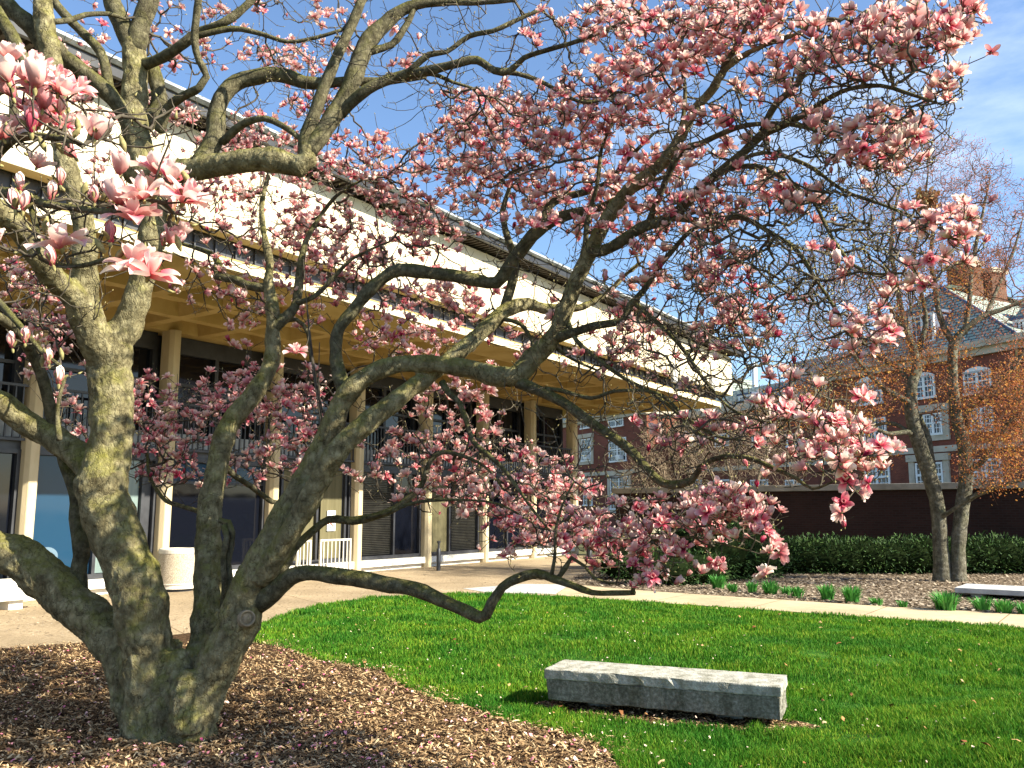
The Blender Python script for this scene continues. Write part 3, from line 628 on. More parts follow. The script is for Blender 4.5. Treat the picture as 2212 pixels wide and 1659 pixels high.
# upper wall panels
u = 15.9
while u > U0:
    un = u - 3.03
    bp_(Bm().box((un + .012, 5.0, 6.33), (u - .012, 5.3, 7.9)), 'fascia_panel', M['concrete'], bevel=.01); u = un
bp_(Bm().box((U0, -10, 6.36), (15.88, 5.0, 7.88)), 'upper_wall', M['concrete'])
for u in (9.6, 13.3): bp_(Bm().box((u, 5.302, 6.1), (u + .35, 5.42, 6.75)), 'scupper', M['slab'], bevel=.02)
# roof
rf = bp_(Bm().box((U0, -10, 8.03), (16.2, 5.66, 8.12)), 'roof', M['bronze'])
s = Bm().box((U0, 4.9, 7.88), (15.85, 5.12, 8.03)); u = U0
while u < 15.8: s.box((u, 5.12, 7.95), (u + .07, 5.62, 8.028)); u += .16
r2 = bp_(s, 'roof_bracket', M['bronze'], parent=rf)
s = Bm().prof_u([(5.66, 7.96), (5.74, 7.96), (5.76, 8.10), (5.66, 8.12)], U0, 16.22); bp_(s, 'roof_edge_strip', M['darkmetal'], parent=rf)
s = Bm().prof_u([(5.70, 8.122), (5.80, 8.105), (5.86, 8.15), (5.82, 8.22), (5.60, 8.25), (5.60, 8.125)], U0, 16.25)
bp_(s, 'gutter', M['zinc'], parent=rf)
# bays
def pane(u0, u1, z0_, z1_, w0, m, win, name='pane'):
    return bp_(Bm().box((u0, w0 - .04, z0_), (u1, w0, z1_)), name, m, parent=win)
bays = {3: [(0, .50, 'gblue'), (.50, .88, 'gpale'), (.88, 1, 'darkmetal')], 4: [(0, .52, 'gdark'), (.52, 1, 'gdark')],
        5: [(0, .10, 'darkmetal'), (.10, .55, 'khaki'), (.63, .93, 'khaki'), (.93, 1, 'darkmetal')], 6: [(0, .56, 'blind'), (.56, 1, 'gdark')], 7: [(0, .42, 'khaki'), (.5, 1, 'blind')],
        8: [(0, .52, 'gdark'), (.52, 1, 'gdark')], 9: [(0, .5, 'gdark'), (.5, .92, 'khaki')], 2: [(0, .62, 'gpale'), (.62, 1, 'gdark')], 1: [(0, .5, 'gpale'), (.5, 1, 'gblue')], 0: [(0, .5, 'gdark'), (.5, 1, 'gblue')]}
for i in range(len(cols) - 1):
    a, b = cols[i] + .14, cols[i + 1] - .14; wdt = b - a
    # ground floor
    s = Bm(); s.box((a, -.12, .32), (a + .07, .06, 2.86)); s.box((b - .07, -.12, .32), (b, .06, 2.86)); s.box((a + .07, -.12, .32), (b - .07, .06, .42)); s.box((a + .07, -.12, 2.78), (b - .07, .06, 2.86))
    for p0, p1, k in bays[i][:-1]: s.box((a + wdt * p1 - .035, -.12, .42), (a + wdt * p1 + .035, .05, 2.78))
    if i in (4, 8): s.box((a + .07, -.1, 2.30), (b - .07, .03, 2.36))
    win = bp_(s, 'window', M['darkmetal'])
    for p0, p1, k in bays[i]:
        pa, pb = a + .075 + (wdt - .15) * p0, a + .075 + (wdt - .15) * p1
        if k == 'blind':
            mb = Bm(); z = .45
            while z < 2.75: mb.poly([(pa, -.07, z), (pb, -.07, z), (pb, -.035, z + .035), (pa, -.035, z + .035)]); z += .05
            bp_(mb, 'blind', M['blind'], parent=win); pane(pa, pb, .43, 2.77, -.09, M['gdark'], win)
        elif i in (4, 8):
            pane(pa, pb, .43, 2.30, -.04, M['gdark'], win); pane(pa, pb, 2.36, 2.77, -.04, M['gblue' if i == 4 else 'gdark'], win)
        else: pane(pa, pb, .43, 2.77, -.04, M[k], win)
    # stone sill, floor band
    bp_(Bm().box((a - .01, -.12, .13), (b + .01, .24, .315)).box((a - .01, -.12, 0), (b + .01, .10, .13)), 'sill', M['sillw'], bevel=.01)
    bp_(Bm().box((a, -.3, 2.862), (b, .02, 3.10)), 'floor_band', M['darkmetal'])
    # upper floor windows
    s = Bm(); s.box((a, -.42, 3.1), (a + .1, -.25, 5.695)); s.box((b - .1, -.42, 3.1), (b, -.25, 5.695)); s.box((a + .1, -.42, 5.3), (b - .1, -.25, 5.69))
    m_ = (a + b) / 2; s.box((m_ - .05, -.42, 3.1), (m_ + .05, -.26, 5.3)); s.box((a + .1, -.42, 4.55), (b - .1, -.28, 4.62))
    win = bp_(s, 'window', M['darkmetal']); pane(a + .1, m_ - .05, 3.1, 5.3, -.36, M['gdark'], win); pane(m_ + .05, b - .1, 3.1, 5.3, -.36, M['gdark'], win)
    # balcony railing
    s = Bm(); s.box((a, .10, 4.06), (b, .16, 4.11)); s.box((a, .10, 3.02), (b, .16, 3.07)); u = a + .06
    while u < b - .02: s.box((u, .115, 3.07), (u + .028, .145, 4.06)); u += .145
    bp_(s, 'railing', M['darkmetal'])
    bp_(Bm().box((a, -.02, 3.10), (b, .0, 3.42)), 'kick_panel', M['zinc'])

# pale oval ring on the blue pane: a reflection painted as flat mesh
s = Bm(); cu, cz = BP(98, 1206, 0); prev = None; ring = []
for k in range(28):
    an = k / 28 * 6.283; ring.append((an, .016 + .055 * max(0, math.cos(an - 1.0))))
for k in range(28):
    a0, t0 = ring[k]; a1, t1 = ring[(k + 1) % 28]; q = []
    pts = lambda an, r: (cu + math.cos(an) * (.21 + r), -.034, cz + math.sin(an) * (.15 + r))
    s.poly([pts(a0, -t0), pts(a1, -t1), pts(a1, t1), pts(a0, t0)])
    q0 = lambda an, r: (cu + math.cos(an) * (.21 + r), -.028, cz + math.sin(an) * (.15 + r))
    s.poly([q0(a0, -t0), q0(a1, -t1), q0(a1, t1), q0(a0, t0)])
tag(s.build('painted_window_reflection', mat('pale_blue_painted_reflection', (.10, .16, .22), .4, .4)), 'pale oval ring painted as a reflection on the deep blue ground floor window', 'painted_reflection')

# far left pale ledge block
p = BF((-10.3, 1.1, 0)); l = MB(BF); l.box((-13.2, .9, .16), (-9.6, 1.5, .50)); 
t = empty('ledge_bench', BF((-11.4, 1.2, 0))); tag(t, 'long white concrete ledge bench at the left edge before the windows', 'bench')
o_ = l.build('seat', M['sillw'], t, bevel=.015); o_.matrix_parent_inverse = Matrix.Translation(-t.location)
for u in (-12.8, -11.4, -10.0):
    o_ = MB(BF).box((u - .12, 1.0, 0), (u + .12, 1.4, .158)).build('leg', M['sillw'], t); o_.matrix_parent_inverse = Matrix.Translation(-t.location)

# no-smoking sign on the khaki panel beside the door
u, z = BP(716, 1125, .0); sg = empty('no_smoking_sign', BF((u, 0, z))); tag(sg, 'small white no smoking sign on the khaki panel above the handrail', 'sign')
inv = Matrix.Translation(-sg.location)
def sp(mb, n, m):
    o_ = mb.build(n, m, sg); o_.matrix_parent_inverse = inv; return o_
sp(MB(BF).box((u - .15, -.03, z - .27), (u + .15, .0, z + .27)), 'board', M['white'])
s = MB(BF)
for k in range(24):
    a0, a1 = k / 24 * 6.283, (k + 1) / 24 * 6.283; q = lambda an, r: (u + math.cos(an) * r, .004, z - .09 + math.sin(an) * r)
    s.poly([q(a0, .085), q(a1, .085), q(a1, .108), q(a0, .108)])
s.poly([(u - .078, .005, z - .09 + .055), (u - .055, .005, z - .09 + .078), (u + .078, .005, z - .09 - .055), (u + .055, .005, z - .09 - .078)])
sp(s, 'prohibition_ring', M['red'])
sp(MB(BF).box((u - .06, .001, z - .10), (u + .045, .0035, z - .08)).box((u + .05, .001, z - .10), (u + .065, .0035, z - .08)), 'cigarette', M['darkmetal'])

# handrail in front of the door bay
def rail(label, u0, u1, n, g, w_=.95):
    t = empty('handrail', BF(((u0 + u1) / 2, w_, 0))); tag(t, label, 'handrail', g); inv = Matrix.Translation(-t.location)
    for part, mb in (('top_rail', MB(BF).box((u0, w_ - .03, .93), (u1, w_ + .03, .98))), ('bottom_rail', MB(BF).box((u0 + .04, w_ - .015, .12), (u1 - .04, w_ + .015, .15)))):
        o_ = mb.build(part, M['railw'], t, bevel=.008); o_.matrix_parent_inverse = inv
    for uu in (u0 + .025, u1 - .025):
        o_ = MB(BF).box((uu - .025, w_ - .025, 0), (uu + .025, w_ + .025, .93)).build('post', M['railw'], t); o_.matrix_parent_inverse = inv
    for k in range(n):
        uu = u0 + (u1 - u0) * (k + 1) / (n + 1); o_ = MB(BF).box((uu - .012, w_ - .012, .15), (uu + .012, w_ + .012, .93)).build('baluster', M['railw'], t); o_.matrix_parent_inverse = inv
ua, _ = BP(690, 1200, .95); ub_, _ = BP(757, 1200, .95); rail('cream metal handrail with balusters between magnolia trunk and column', ua, ub_, 7, 'handrails by the door')
uc, _ = BP(640, 1200, .95); ud, _ = BP(671, 1200, .95); rail('short cream handrail half hidden behind the leaning magnolia trunk', uc, ud, 3, 'handrails by the door')

# litter bin
P_ = gnd(381, 1276); tb = empty('litter_bin', P_); tag(tb, 'round exposed aggregate litter bin standing before a column', 'litter bin')
d_ = math.hypot(P_.x, P_.y); rb = 39 / 1850 * d_
MB().lathe((0, 0, 0), [(0, .06), (rb * .96, .06), (rb * .96, .13), (rb * 1.0, .15), (rb * 1.0, .17), (rb * .96, .18)], 40).build('base_lip', M['binlip'], tb, smooth=False)
MB().lathe((0, 0, 0), [(rb * .99, .165), (rb * .97, .5), (rb * .93, .80)], 40).build('body', M['aggr'], tb, smooth=True)
MB().lathe((0, 0, 0), [(rb * .945, .795), (rb * .95, .87), (rb * .90, .895), (rb * .6, .895), (rb * .55, .84), (rb * .55, .5), (0, .5)], 40).build('rim', M['binlip'], tb)
MB().lathe((0, 0, 0), [(0, 0), (rb * .8, 0), (rb * .8, .062)], 32).build('foot', M['darkmetal'], tb)

# bollard light
P_ = gnd(947, 1233); bo = empty('bollard', P_); tag(bo, 'thin black bollard post in front of a column', 'bollard')
MB().lathe((0, 0, 0), [(.06, 0), (.06, .60), (.05, .62)], 16).build('post', M['darkmetal'], bo, smooth=True); MB().lathe((0, 0, 0), [(.03, .62), (.03, .78), (.055, .79), (.055, .83), (0, .84)], 16).build('cap', M['darkmetal'], bo)

# globe lamp beyond the last column
P_ = at(1271, 1057, 32); ld = empty('street_lamp', (P_.x, P_.y, 0)); tag(ld, 'white globe lamp on a dark pole beside the end column', 'street lamp')
rg = 9 / 1850 * 32
MB().lathe((0, 0, P_.z), [(rg * math.sin(k / 16 * math.pi), -rg * math.cos(k / 16 * math.pi)) for k in range(17)], 28).build('globe', M['globe'], ld, smooth=True)
MB().lathe((0, 0, 0), [(.11, 0), (.11, .3), (.05, .4), (.04, P_.z - rg), (.09, P_.z - rg * .93), (.07, P_.z - rg * .8)], 14).build('pole', M['darkmetal'], ld, smooth=True)

# ------------------------------------------------------------------ benches
bz = .075; bh = .335
ang = math.atan2(bu.y, bu.x)
be = empty('stone_bench', (BL.x, BL.y, 0), ang); tag(be, 'grey weathered concrete block bench on the lawn, top sunlit and front dark', 'bench')
W_ = .50
def slab_prof(L0, L1, w0, w1, z0_, z1_, cellx=40, amp=.004, seed=0):
    import bmesh
    bm = bmesh.new(); bmesh.ops.create_cube(bm, size=1)
    for v in bm.verts: v.co = ((L0 if v.co.x < 0 else L1), (w0 if v.co.y < 0 else w1), (z0_ if v.co.z < 0 else z1_))
    bmesh.ops.bevel(bm, geom=bm.edges[:], offset=.010, segments=2, profile=.5, affect='EDGES')
    bmesh.ops.subdivide_edges(bm, edges=[e for e in bm.edges if e.calc_length() > .2], cuts=30, use_grid_fill=True)
    for v in bm.verts:
        q = v.co * 9 + Vector((seed, 0, 0)); v.co += Vector((noise.noise(q), noise.noise(q + Vector((7, 0, 0))), noise.noise(q + Vector((0, 7, 0))))) * amp
        c = noise.noise(v.co * 30 + Vector((seed, 3, 0)))
        ex = min(abs(v.co.x - L0), abs(v.co.x - L1)); ez = min(abs(v.co.z - z0_), abs(v.co.z - z1_)); ey = min(abs(v.co.y - w0), abs(v.co.y - w1))
        if (ex < .02) + (ez < .02) + (ey < .02) >= 2 and c > .12: v.co += (Vector(((L0 + L1) / 2, (w0 + w1) / 2, (z0_ + z1_) / 2)) - v.co).normalized() * .02 * c * 2
    me = bpy.data.meshes.new('m'); bm.to_mesh(me); bm.free(); return me
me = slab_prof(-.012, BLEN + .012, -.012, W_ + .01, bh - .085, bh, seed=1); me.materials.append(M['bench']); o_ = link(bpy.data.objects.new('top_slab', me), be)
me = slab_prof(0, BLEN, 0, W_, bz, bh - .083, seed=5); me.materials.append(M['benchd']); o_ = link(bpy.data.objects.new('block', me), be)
for x0 in (.30, BLEN - .55):
    o_ = MB().box((x0, .24, -.05), (x0 + .22, W_ - .08, bz + .02)).build('leg', M['bench'], be, bevel=.01)

P1, P2 = gnd(2062, 1292, .0), gnd(2400, 1311, .0)
d_ = (P2 - P1).normalized(); FB, _ = frame(P1, d_)
sb = empty('slab_bench', P1); tag(sb, 'smooth pale grey concrete slab bench at the right edge among green clumps', 'bench'); inv = Matrix.Translation(-sb.location)
for nme, a, b in (('seat', (0, -.05, .10), (2.6, -1.25, .20)), ('leg', (.25, -.2, 0), (.45, -1.0, .10)), ('leg', (2.1, -.2, 0), (2.3, -1.0, .10))):
    a2 = (min(a[0], b[0]), min(a[1], b[1]), a[2]); b2 = (max(a[0], b[0]), max(a[1], b[1]), b[2])
    o_ = MB(FB).box(a2, b2).build(nme, M['slab'], sb, bevel=.01); o_.matrix_parent_inverse = inv

# ------------------------------------------------------------------ retaining wall and brick piers
KD = Vector((-.438, .899, 0)).normalized()
P0 = at(2212, 1075, 27.0); WF, WP = frame((P0.x, P0.y), -KD)   # u grows towards the camera; n points right... flip below
def wall_frame(Px, Py, dvec):
    f, onp = frame((Px, Py), dvec); return f, onp
# wall runs from the right edge towards the left, nearly across the view
a_ = at(1330, 1085, 33.5); b_ = at(2212, 1052, 25.5); WD = (b_ - a_); WD.z = 0; WF, WP = frame((a_.x, a_.y), WD)
ulen = WD.length
ztop = 2.35
rw = empty('retaining_wall', WF((0, 0, 0))); tag(rw, 'dark brown brick wall with flat stone coping behind the hedge', 'wall'); inv = Matrix.Translation(-rw.location)
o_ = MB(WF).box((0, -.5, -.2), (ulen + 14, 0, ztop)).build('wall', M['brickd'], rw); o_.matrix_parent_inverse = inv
o_ = MB(WF).box((-.1, -.6, ztop), (ulen + 14, .14, ztop + .20)).build('coping', M['coping'], rw, bevel=.015); o_.matrix_parent_inverse = inv
# low pier block behind blossoms
PF, PP = frame(tuple(gnd(1375, 1232)[:2]), (.93, .36, 0))
pr = empty('brick_planter', PF((0, 0, 0))); tag(pr, 'low red brick planter with pale coping behind the low blossoms', 'planter'); inv = Matrix.Translation(-pr.location)
o_ = MB(PF).box((-.30, -1.2, 0), (.75, 0, 1.05)).build('wall', M['brickc'], pr); o_.matrix_parent_inverse = inv
o_ = MB(PF).box((-.37, -1.26, 1.05), (.82, .07, 1.17)).build('coping', M['concrete'], pr, bevel=.01); o_.matrix_parent_inverse = inv

# ------------------------------------------------------------------ red brick hall beyond
Pk = at(1870, 983, 62.0)
def kframe():
    d = KD; n = Vector((-.899, -.438, 0)).normalized()
    def f(p): return Vector((Pk.x + d.x * p[0] + n.x * p[1], Pk.y + d.y * p[0] + n.y * p[1], p[2]))
    def onp(x, y, wv=0.0):
        r = ray(x, y); t = (wv + Pk.x * n.x + Pk.y * n.y) / (r[0] * n.x + r[1] * n.y)
        return ((t * r[0] - Pk.x) * d.x + (t * r[1] - Pk.y) * d.y, EYE + t * r[2])
    return f, onp
KF, KP = kframe()
hall = empty('brick_hall', KF((0, 0, 0))); tag(hall, 'red brick hall with white sash windows, stone trim and steep slate roof', 'building'); hinv = Matrix.Translation(-hall.location)
def kp(mb, name, m, parent=None, **k):
    o_ = mb.build(name, m, parent or hall, **k); o_.matrix_parent_inverse = hinv if parent is None else Matrix.Identity(4); return o_
uR0, _ = KP(2212, 900); uR0 -= 12; uR1, _ = KP(1790, 900)          # right pavilion (u grows away)
uL0, _ = KP(1398, 950); uL1, _ = KP(1190, 950)
zb = KP(1870, 983)[1]; ze = KP(1870, 796)[1]; CW = -5.0
kp(MB(KF).box((uR0, -14, -1), (uR1, 0, ze - .5)), 'wall', M['brick'])
kp(MB(KF).box((uR1, -16, -1), (uL0, CW, ze - .9)), 'wall', M['brick'])
kp(MB(KF).box((uL0, -18, -1), (uL1, 0, ze - .5)), 'wall', M['brick'])
for (a, b, w_) in ((uR0, uR1, 0), (uL0, uL1, 0)):
    kp(MB(KF).box((a - .1, w_, zb - .15), (b + .1 if w_ == 0 else b, w_ + .14, zb + .25)), 'belt_course', M['stone'])
    kp(MB(KF).box((a - .2, w_ - 14, ze - .5), (b + .2, w_ + .25, ze - .05)).box((a - .35, w_ - 14.3, ze - .05), (b + .35, w_ + .6, ze + .35)), 'cornice', M['stone'])
kp(MB(KF).box((uR1, CW, zb - .15), (uL0, CW + .14, zb + .25)), 'belt_course', M['stone'])
kp(MB(KF).box((uR1, CW - 10, ze - .9), (uL0, CW + .5, ze - .3)), 'cornice', M['stone'])
# roofs
def hiproof(a, b, w0, w1, z0_, z1_, inset, uin):
    s = MB(KF); A = [(a, w0, z0_), (b, w0, z0_), (b, w1, z0_), (a, w1, z0_)]; T = [(a + uin, w0 - inset, z1_), (b - uin, w0 - inset, z1_), (b - uin, w1 + inset, z1_), (a + uin, w1 + inset, z1_)]
    sl = math.hypot(z1_ - z0_, inset)
    for i in range(4):
        j = (i + 1) % 4; L_ = math.dist(A[i], A[j]); s.poly([A[i], A[j], T[j], T[i]], [(0, 0), (L_, 0), (L_ - uin, sl), (uin, sl)])
    s.poly(T); return s
uT, zr = KP(2031, 619, -4.2)
uHip = KP(2196, 732, .4)[0]; uin_ = uT - uHip
rf = kp(hiproof(uHip, uR1 + .4, .45, -14, ze + .35, zr, 4.65, uin_), 'roof', M['slate'])
s = MB(KF)
A0, T0 = KF((uHip, .45, ze + .35)), KF((uHip + uin_, -4.2, zr)); Vt, Ft = tube([A0 + Vector((0, 0, .05)), T0 + Vector((0, 0, .05))], [.11, .11], 6)
o_ = link(bpy.data.objects.new('hip_flashing', np_mesh('hip_flashing', np.array(Vt), Ft, M['ridge'])), rf); o_.matrix_parent_inverse = Matrix.Identity(4)
kp(hiproof(uR0 - 2, uHip + 3, -2.0, -14, ze + .3, zr - 1.6, 3.4, .5), 'roof', M['slate'])
kp(hiproof(uR1 - 1, uL0 + 1, CW + .4, CW - 11, ze - .3, ze + 1.6, 2.4, .2), 'roof', M['slate'])
kp(hiproof(uL0 - .3, uL1 + .3, .4, -18, ze + .35, ze + 4.2, 2.5, 2.0), 'roof', M['slate'])
# chimneys
for x0, x1, yt, wv in ((2044, 2090, 582, -6), (2100, 2142, 598, -8)):
    ua, zt = KP(x0, yt, wv); ub_, _ = KP(x1, yt, wv); ua, ub_ = min(ua, ub_), max(ua, ub_)
    o_ = kp(MB(KF).box((ua, wv - 1.6, ze), (ub_, wv, zt)), 'chimney', M['brickc'], parent=rf); kp(MB(KF).box((ua - .15, wv - 1.75, zt), (ub_ + .15, wv + .15, zt + .35)), 'chimney_cap', M['stone'], parent=rf)
# windows from their outlines
def kwin(x0, y0, x1, y1, w_=0.0, arch=False, surround=False, nx=3, ny=4, sash=2, ac=False, transom=0.0):
    ua, zt = KP((x0 + x1) / 2, y0, w_); _, z0_ = KP((x0 + x1) / 2, y1, w_); u1_, _ = KP(x0, y0, w_); u0_, _ = KP(x1, y0, w_)
    f = .13; s = MB(KF)
    s.box((u0_, w_, z0_), (u0_ + f, w_ + .10, zt)); s.box((u1_ - f, w_, z0_), (u1_, w_ + .10, zt)); s.box((u0_ - .06, w_, z0_ - .15), (u1_ + .06, w_ + .18, z0_)); s.box((u0_ + f, w_, zt - f), (u1_ - f, w_ + .10, zt))
    for k in range(1, sash):
        um = u0_ + (u1_ - u0_) * k / sash; s.box((um - .09, w_, z0_), (um + .09, w_ + .11, zt - f))
    zm = z0_ + (zt - z0_) * .5; s.box((u0_ + f, w_ + .001, zm - .05), (u1_ - f, w_ + .09, zm + .05))
    if transom: zq = z0_ + (zt - z0_) * transom; s.box((u0_ + f, w_ + .001, zq - .08), (u1_ - f, w_ + .12, zq + .08))
    for k in range(sash):
        a, b = u0_ + (u1_ - u0_) * k / sash, u0_ + (u1_ - u0_) * (k + 1) / sash
        for j in range(1, nx): uu = a + (b - a) * j / nx; s.box((uu - .02, w_ + .002, z0_), (uu + .02, w_ + .055, zt - f))
    for j in range(1, ny): zz = z0_ + (zt - z0_) * j / ny; s.box((u0_ + f, w_ + .003, zz - .02), (u1_ - f, w_ + .052, zz + .02))
    if arch:
        n_ = 10; um = (u0_ + u1_) / 2; hw = (u1_ - u0_) / 2; rise = hw * .28
        for k in range(n_):
            x_a, x_b = -1 + 2 * k / n_, -1 + 2 * (k + 1) / n_; za, zb_ = zt + rise * (1 - x_a * x_a), zt + rise * (1 - x_b * x_b)
            s.poly([(um + x_a * hw, w_ + .10, zt - f), (um + x_b * hw, w_ + .10, zt - f), (um + x_b * hw, w_ + .10, zb_), (um + x_a * hw, w_ + .10, za)])
            s.poly([(um + x_a * hw, w_ + .10, za), (um + x_b * hw, w_ + .10, zb_), (um + x_b * hw, w_, zb_), (um + x_a * hw, w_, za)])
    fr_ = kp(s, 'window', M['white'])
    kp(MB(KF).box((u0_ + .02, w_ + .005, z0_), (u1_ - .02, w_ + .03, zt)), 'pane', M['wglass'], parent=fr_)
    if surround:
        s = MB(KF).box((u0_ - .5, w_, z0_ - .5), (u0_ - .062, w_ + .13, zt + .1)).box((u1_ + .062, w_, z0_ - .5), (u1_ + .5, w_ + .13, zt + .1)).box((u0_ - .6, w_, zt + .1), (u1_ + .6, w_ + .24, zt + .55)).box((u0_ - .062, w_, z0_ - .5), (u1_ + .062, w_ + .12, z0_ - .152))
        kp(s, 'window_surround', M['stone'])
    if ac:
        uw = u0_ + (u1_ - u0_) * .28; s = MB(KF).box((uw - .38, w_ + .1, z0_ + .05), (uw + .38, w_ + .55, z0_ + .55))
        for j in range(7): s.box((uw - .32, w_ + .55, z0_ + .12 + j * .055), (uw + .32, w_ + .575, z0_ + .14 + j * .055))
        kp(s, 'air_conditioner', M['white'], parent=fr_)
for q in ((1849, 823, 1905, 871), (1972, 812, 2019, 858), (2081, 801, 2141, 847)): kwin(*q, arch=True, ny=4)
kwin(1866, 903, 1914, 961); kwin(1995, 892, 2035, 936, surround=True); kwin(2095, 880, 2145, 928)
kwin(1868, 1004, 1922, 1057, transom=.5, nx=3); kwin(1978, 999, 2037, 1053, transom=.5, surround=True); kwin(2099, 991, 2164, 1046, transom=.5)
kwin(1255, 904, 1274, 924, sash=1, ny=2); kwin(1315, 897, 1347, 920, sash=2, ny=2)
kwin(1257, 948, 1277, 994, sash=1, ny=5, surround=True, ac=True); kwin(1316, 946, 1353, 995, ac=True, ny=5)
kwin(1261, 1034, 1280, 1090, sash=1, ny=6); kwin(1319, 1029, 1358, 1098, ny=6, surround=True)
for xx in (1496, 1560, 1640, 1715):
    kwin(xx - 15, 937, xx + 15, 962, CW, ny=3); kwin(xx - 18, 1036, xx + 20, 1086, CW, ny=5, ac=(xx in (1496, 1640)))
# dormers
def dormer(x0, y0, x1, y1, w_, back=2.2):
    _, zt = KP((x0 + x1) / 2, y0, w_); _, z0_ = KP((x0 + x1) / 2, y1, w_); u1_, _ = KP(x0, y0, w_); u0_, _ = KP(x1, y0, w_)
    d = kp(MB(KF).box((u0_, w_ - back, z0_), (u1_, w_ - .05, zt)).box((u0_ - .15, w_ - back, zt), (u1_ + .15, w_ + .15, zt + .18)), 'dormer', M['ridge'], parent=None)
    s = MB(KF); f = .2; s.box((u0_, w_ - .05, z0_), (u0_ + f, w_ + .08, zt)); s.box((u1_ - f, w_ - .05, z0_), (u1_, w_ + .08, zt)); s.box((u0_ + f, w_ - .05, zt - f), (u1_ - f, w_ + .08, zt)); s.box((u0_ + f, w_ - .05, z0_), (u1_ - f, w_ + .08, z0_ + .1))
    um = (u0_ + u1_) / 2; s.box((um - .07, w_ - .05, z0_), (um + .07, w_ + .07, zt - f))
    for j in range(1, 4): zz = z0_ + (zt - z0_) * j / 4; s.box((u0_ + f, w_ - .049, zz - .02), (u1_ - f, w_ + .03, zz + .02))
    for uu in ((u0_ + um) / 2, (u1_ + um) / 2): s.box((uu - .02, w_ - .049, z0_), (uu + .02, w_ + .031, zt - f))
    kp(s, 'dormer_window', M['white'], parent=d); kp(MB(KF).box((u0_ + f, w_ - .048, z0_), (u1_ - f, w_ - .02, zt - f)), 'dormer_pane', M['wglass'], parent=d)
dormer(1964, 678, 2017, 742, -.1); dormer(2188, 690, 2216, 740, -1.8)
dormer(1596, 853, 1624, 886, CW - .3); dormer(1672, 840, 1722, 872, CW - .3); dormer(1488, 884, 1522, 902, CW - .3)
# rain pipe
ua, z_ = KP(2203, 800, 0)
kp(MB(KF).box((ua - .08, .0, 0), (ua + .08, .16, ze - .5)), 'downpipe', M['soffit'])
# flat roofed block and white mast behind
u0_, z_ = KP(1788, 800, -12)
kp(MB(KF).box((uR1 + .1, -15, ze), (uR1 + 11, -7, ze + 3.2)), 'roof_block', M['slab'])
pm = at(1632, 860, 84); fp = empty('flagpole', (pm.x, pm.y, pm.z - 6)); tag(fp, 'white pole rising above the slate roof behind the building end', 'pole')
zt = at(1632, 786, 84).z - pm.z + 6
MB().lathe((0, 0, 0), [(.5, 0), (.5, 6.4), (.28, 6.6), (.26, zt), (0, zt + .2)], 14).build('mast', M['white'], fp, smooth=True)

# ------------------------------------------------------------------ magnolia
TB = gnd(368, 1572)
mag = empty('magnolia_tree', TB); tag(mag, 'large pink flowering magnolia with many mossy crooked stems from one base', 'tree')
minv = Matrix.Translation(-TB)
def mpart(o): o.parent = mag; o.matrix_parent_inverse = minv; return o
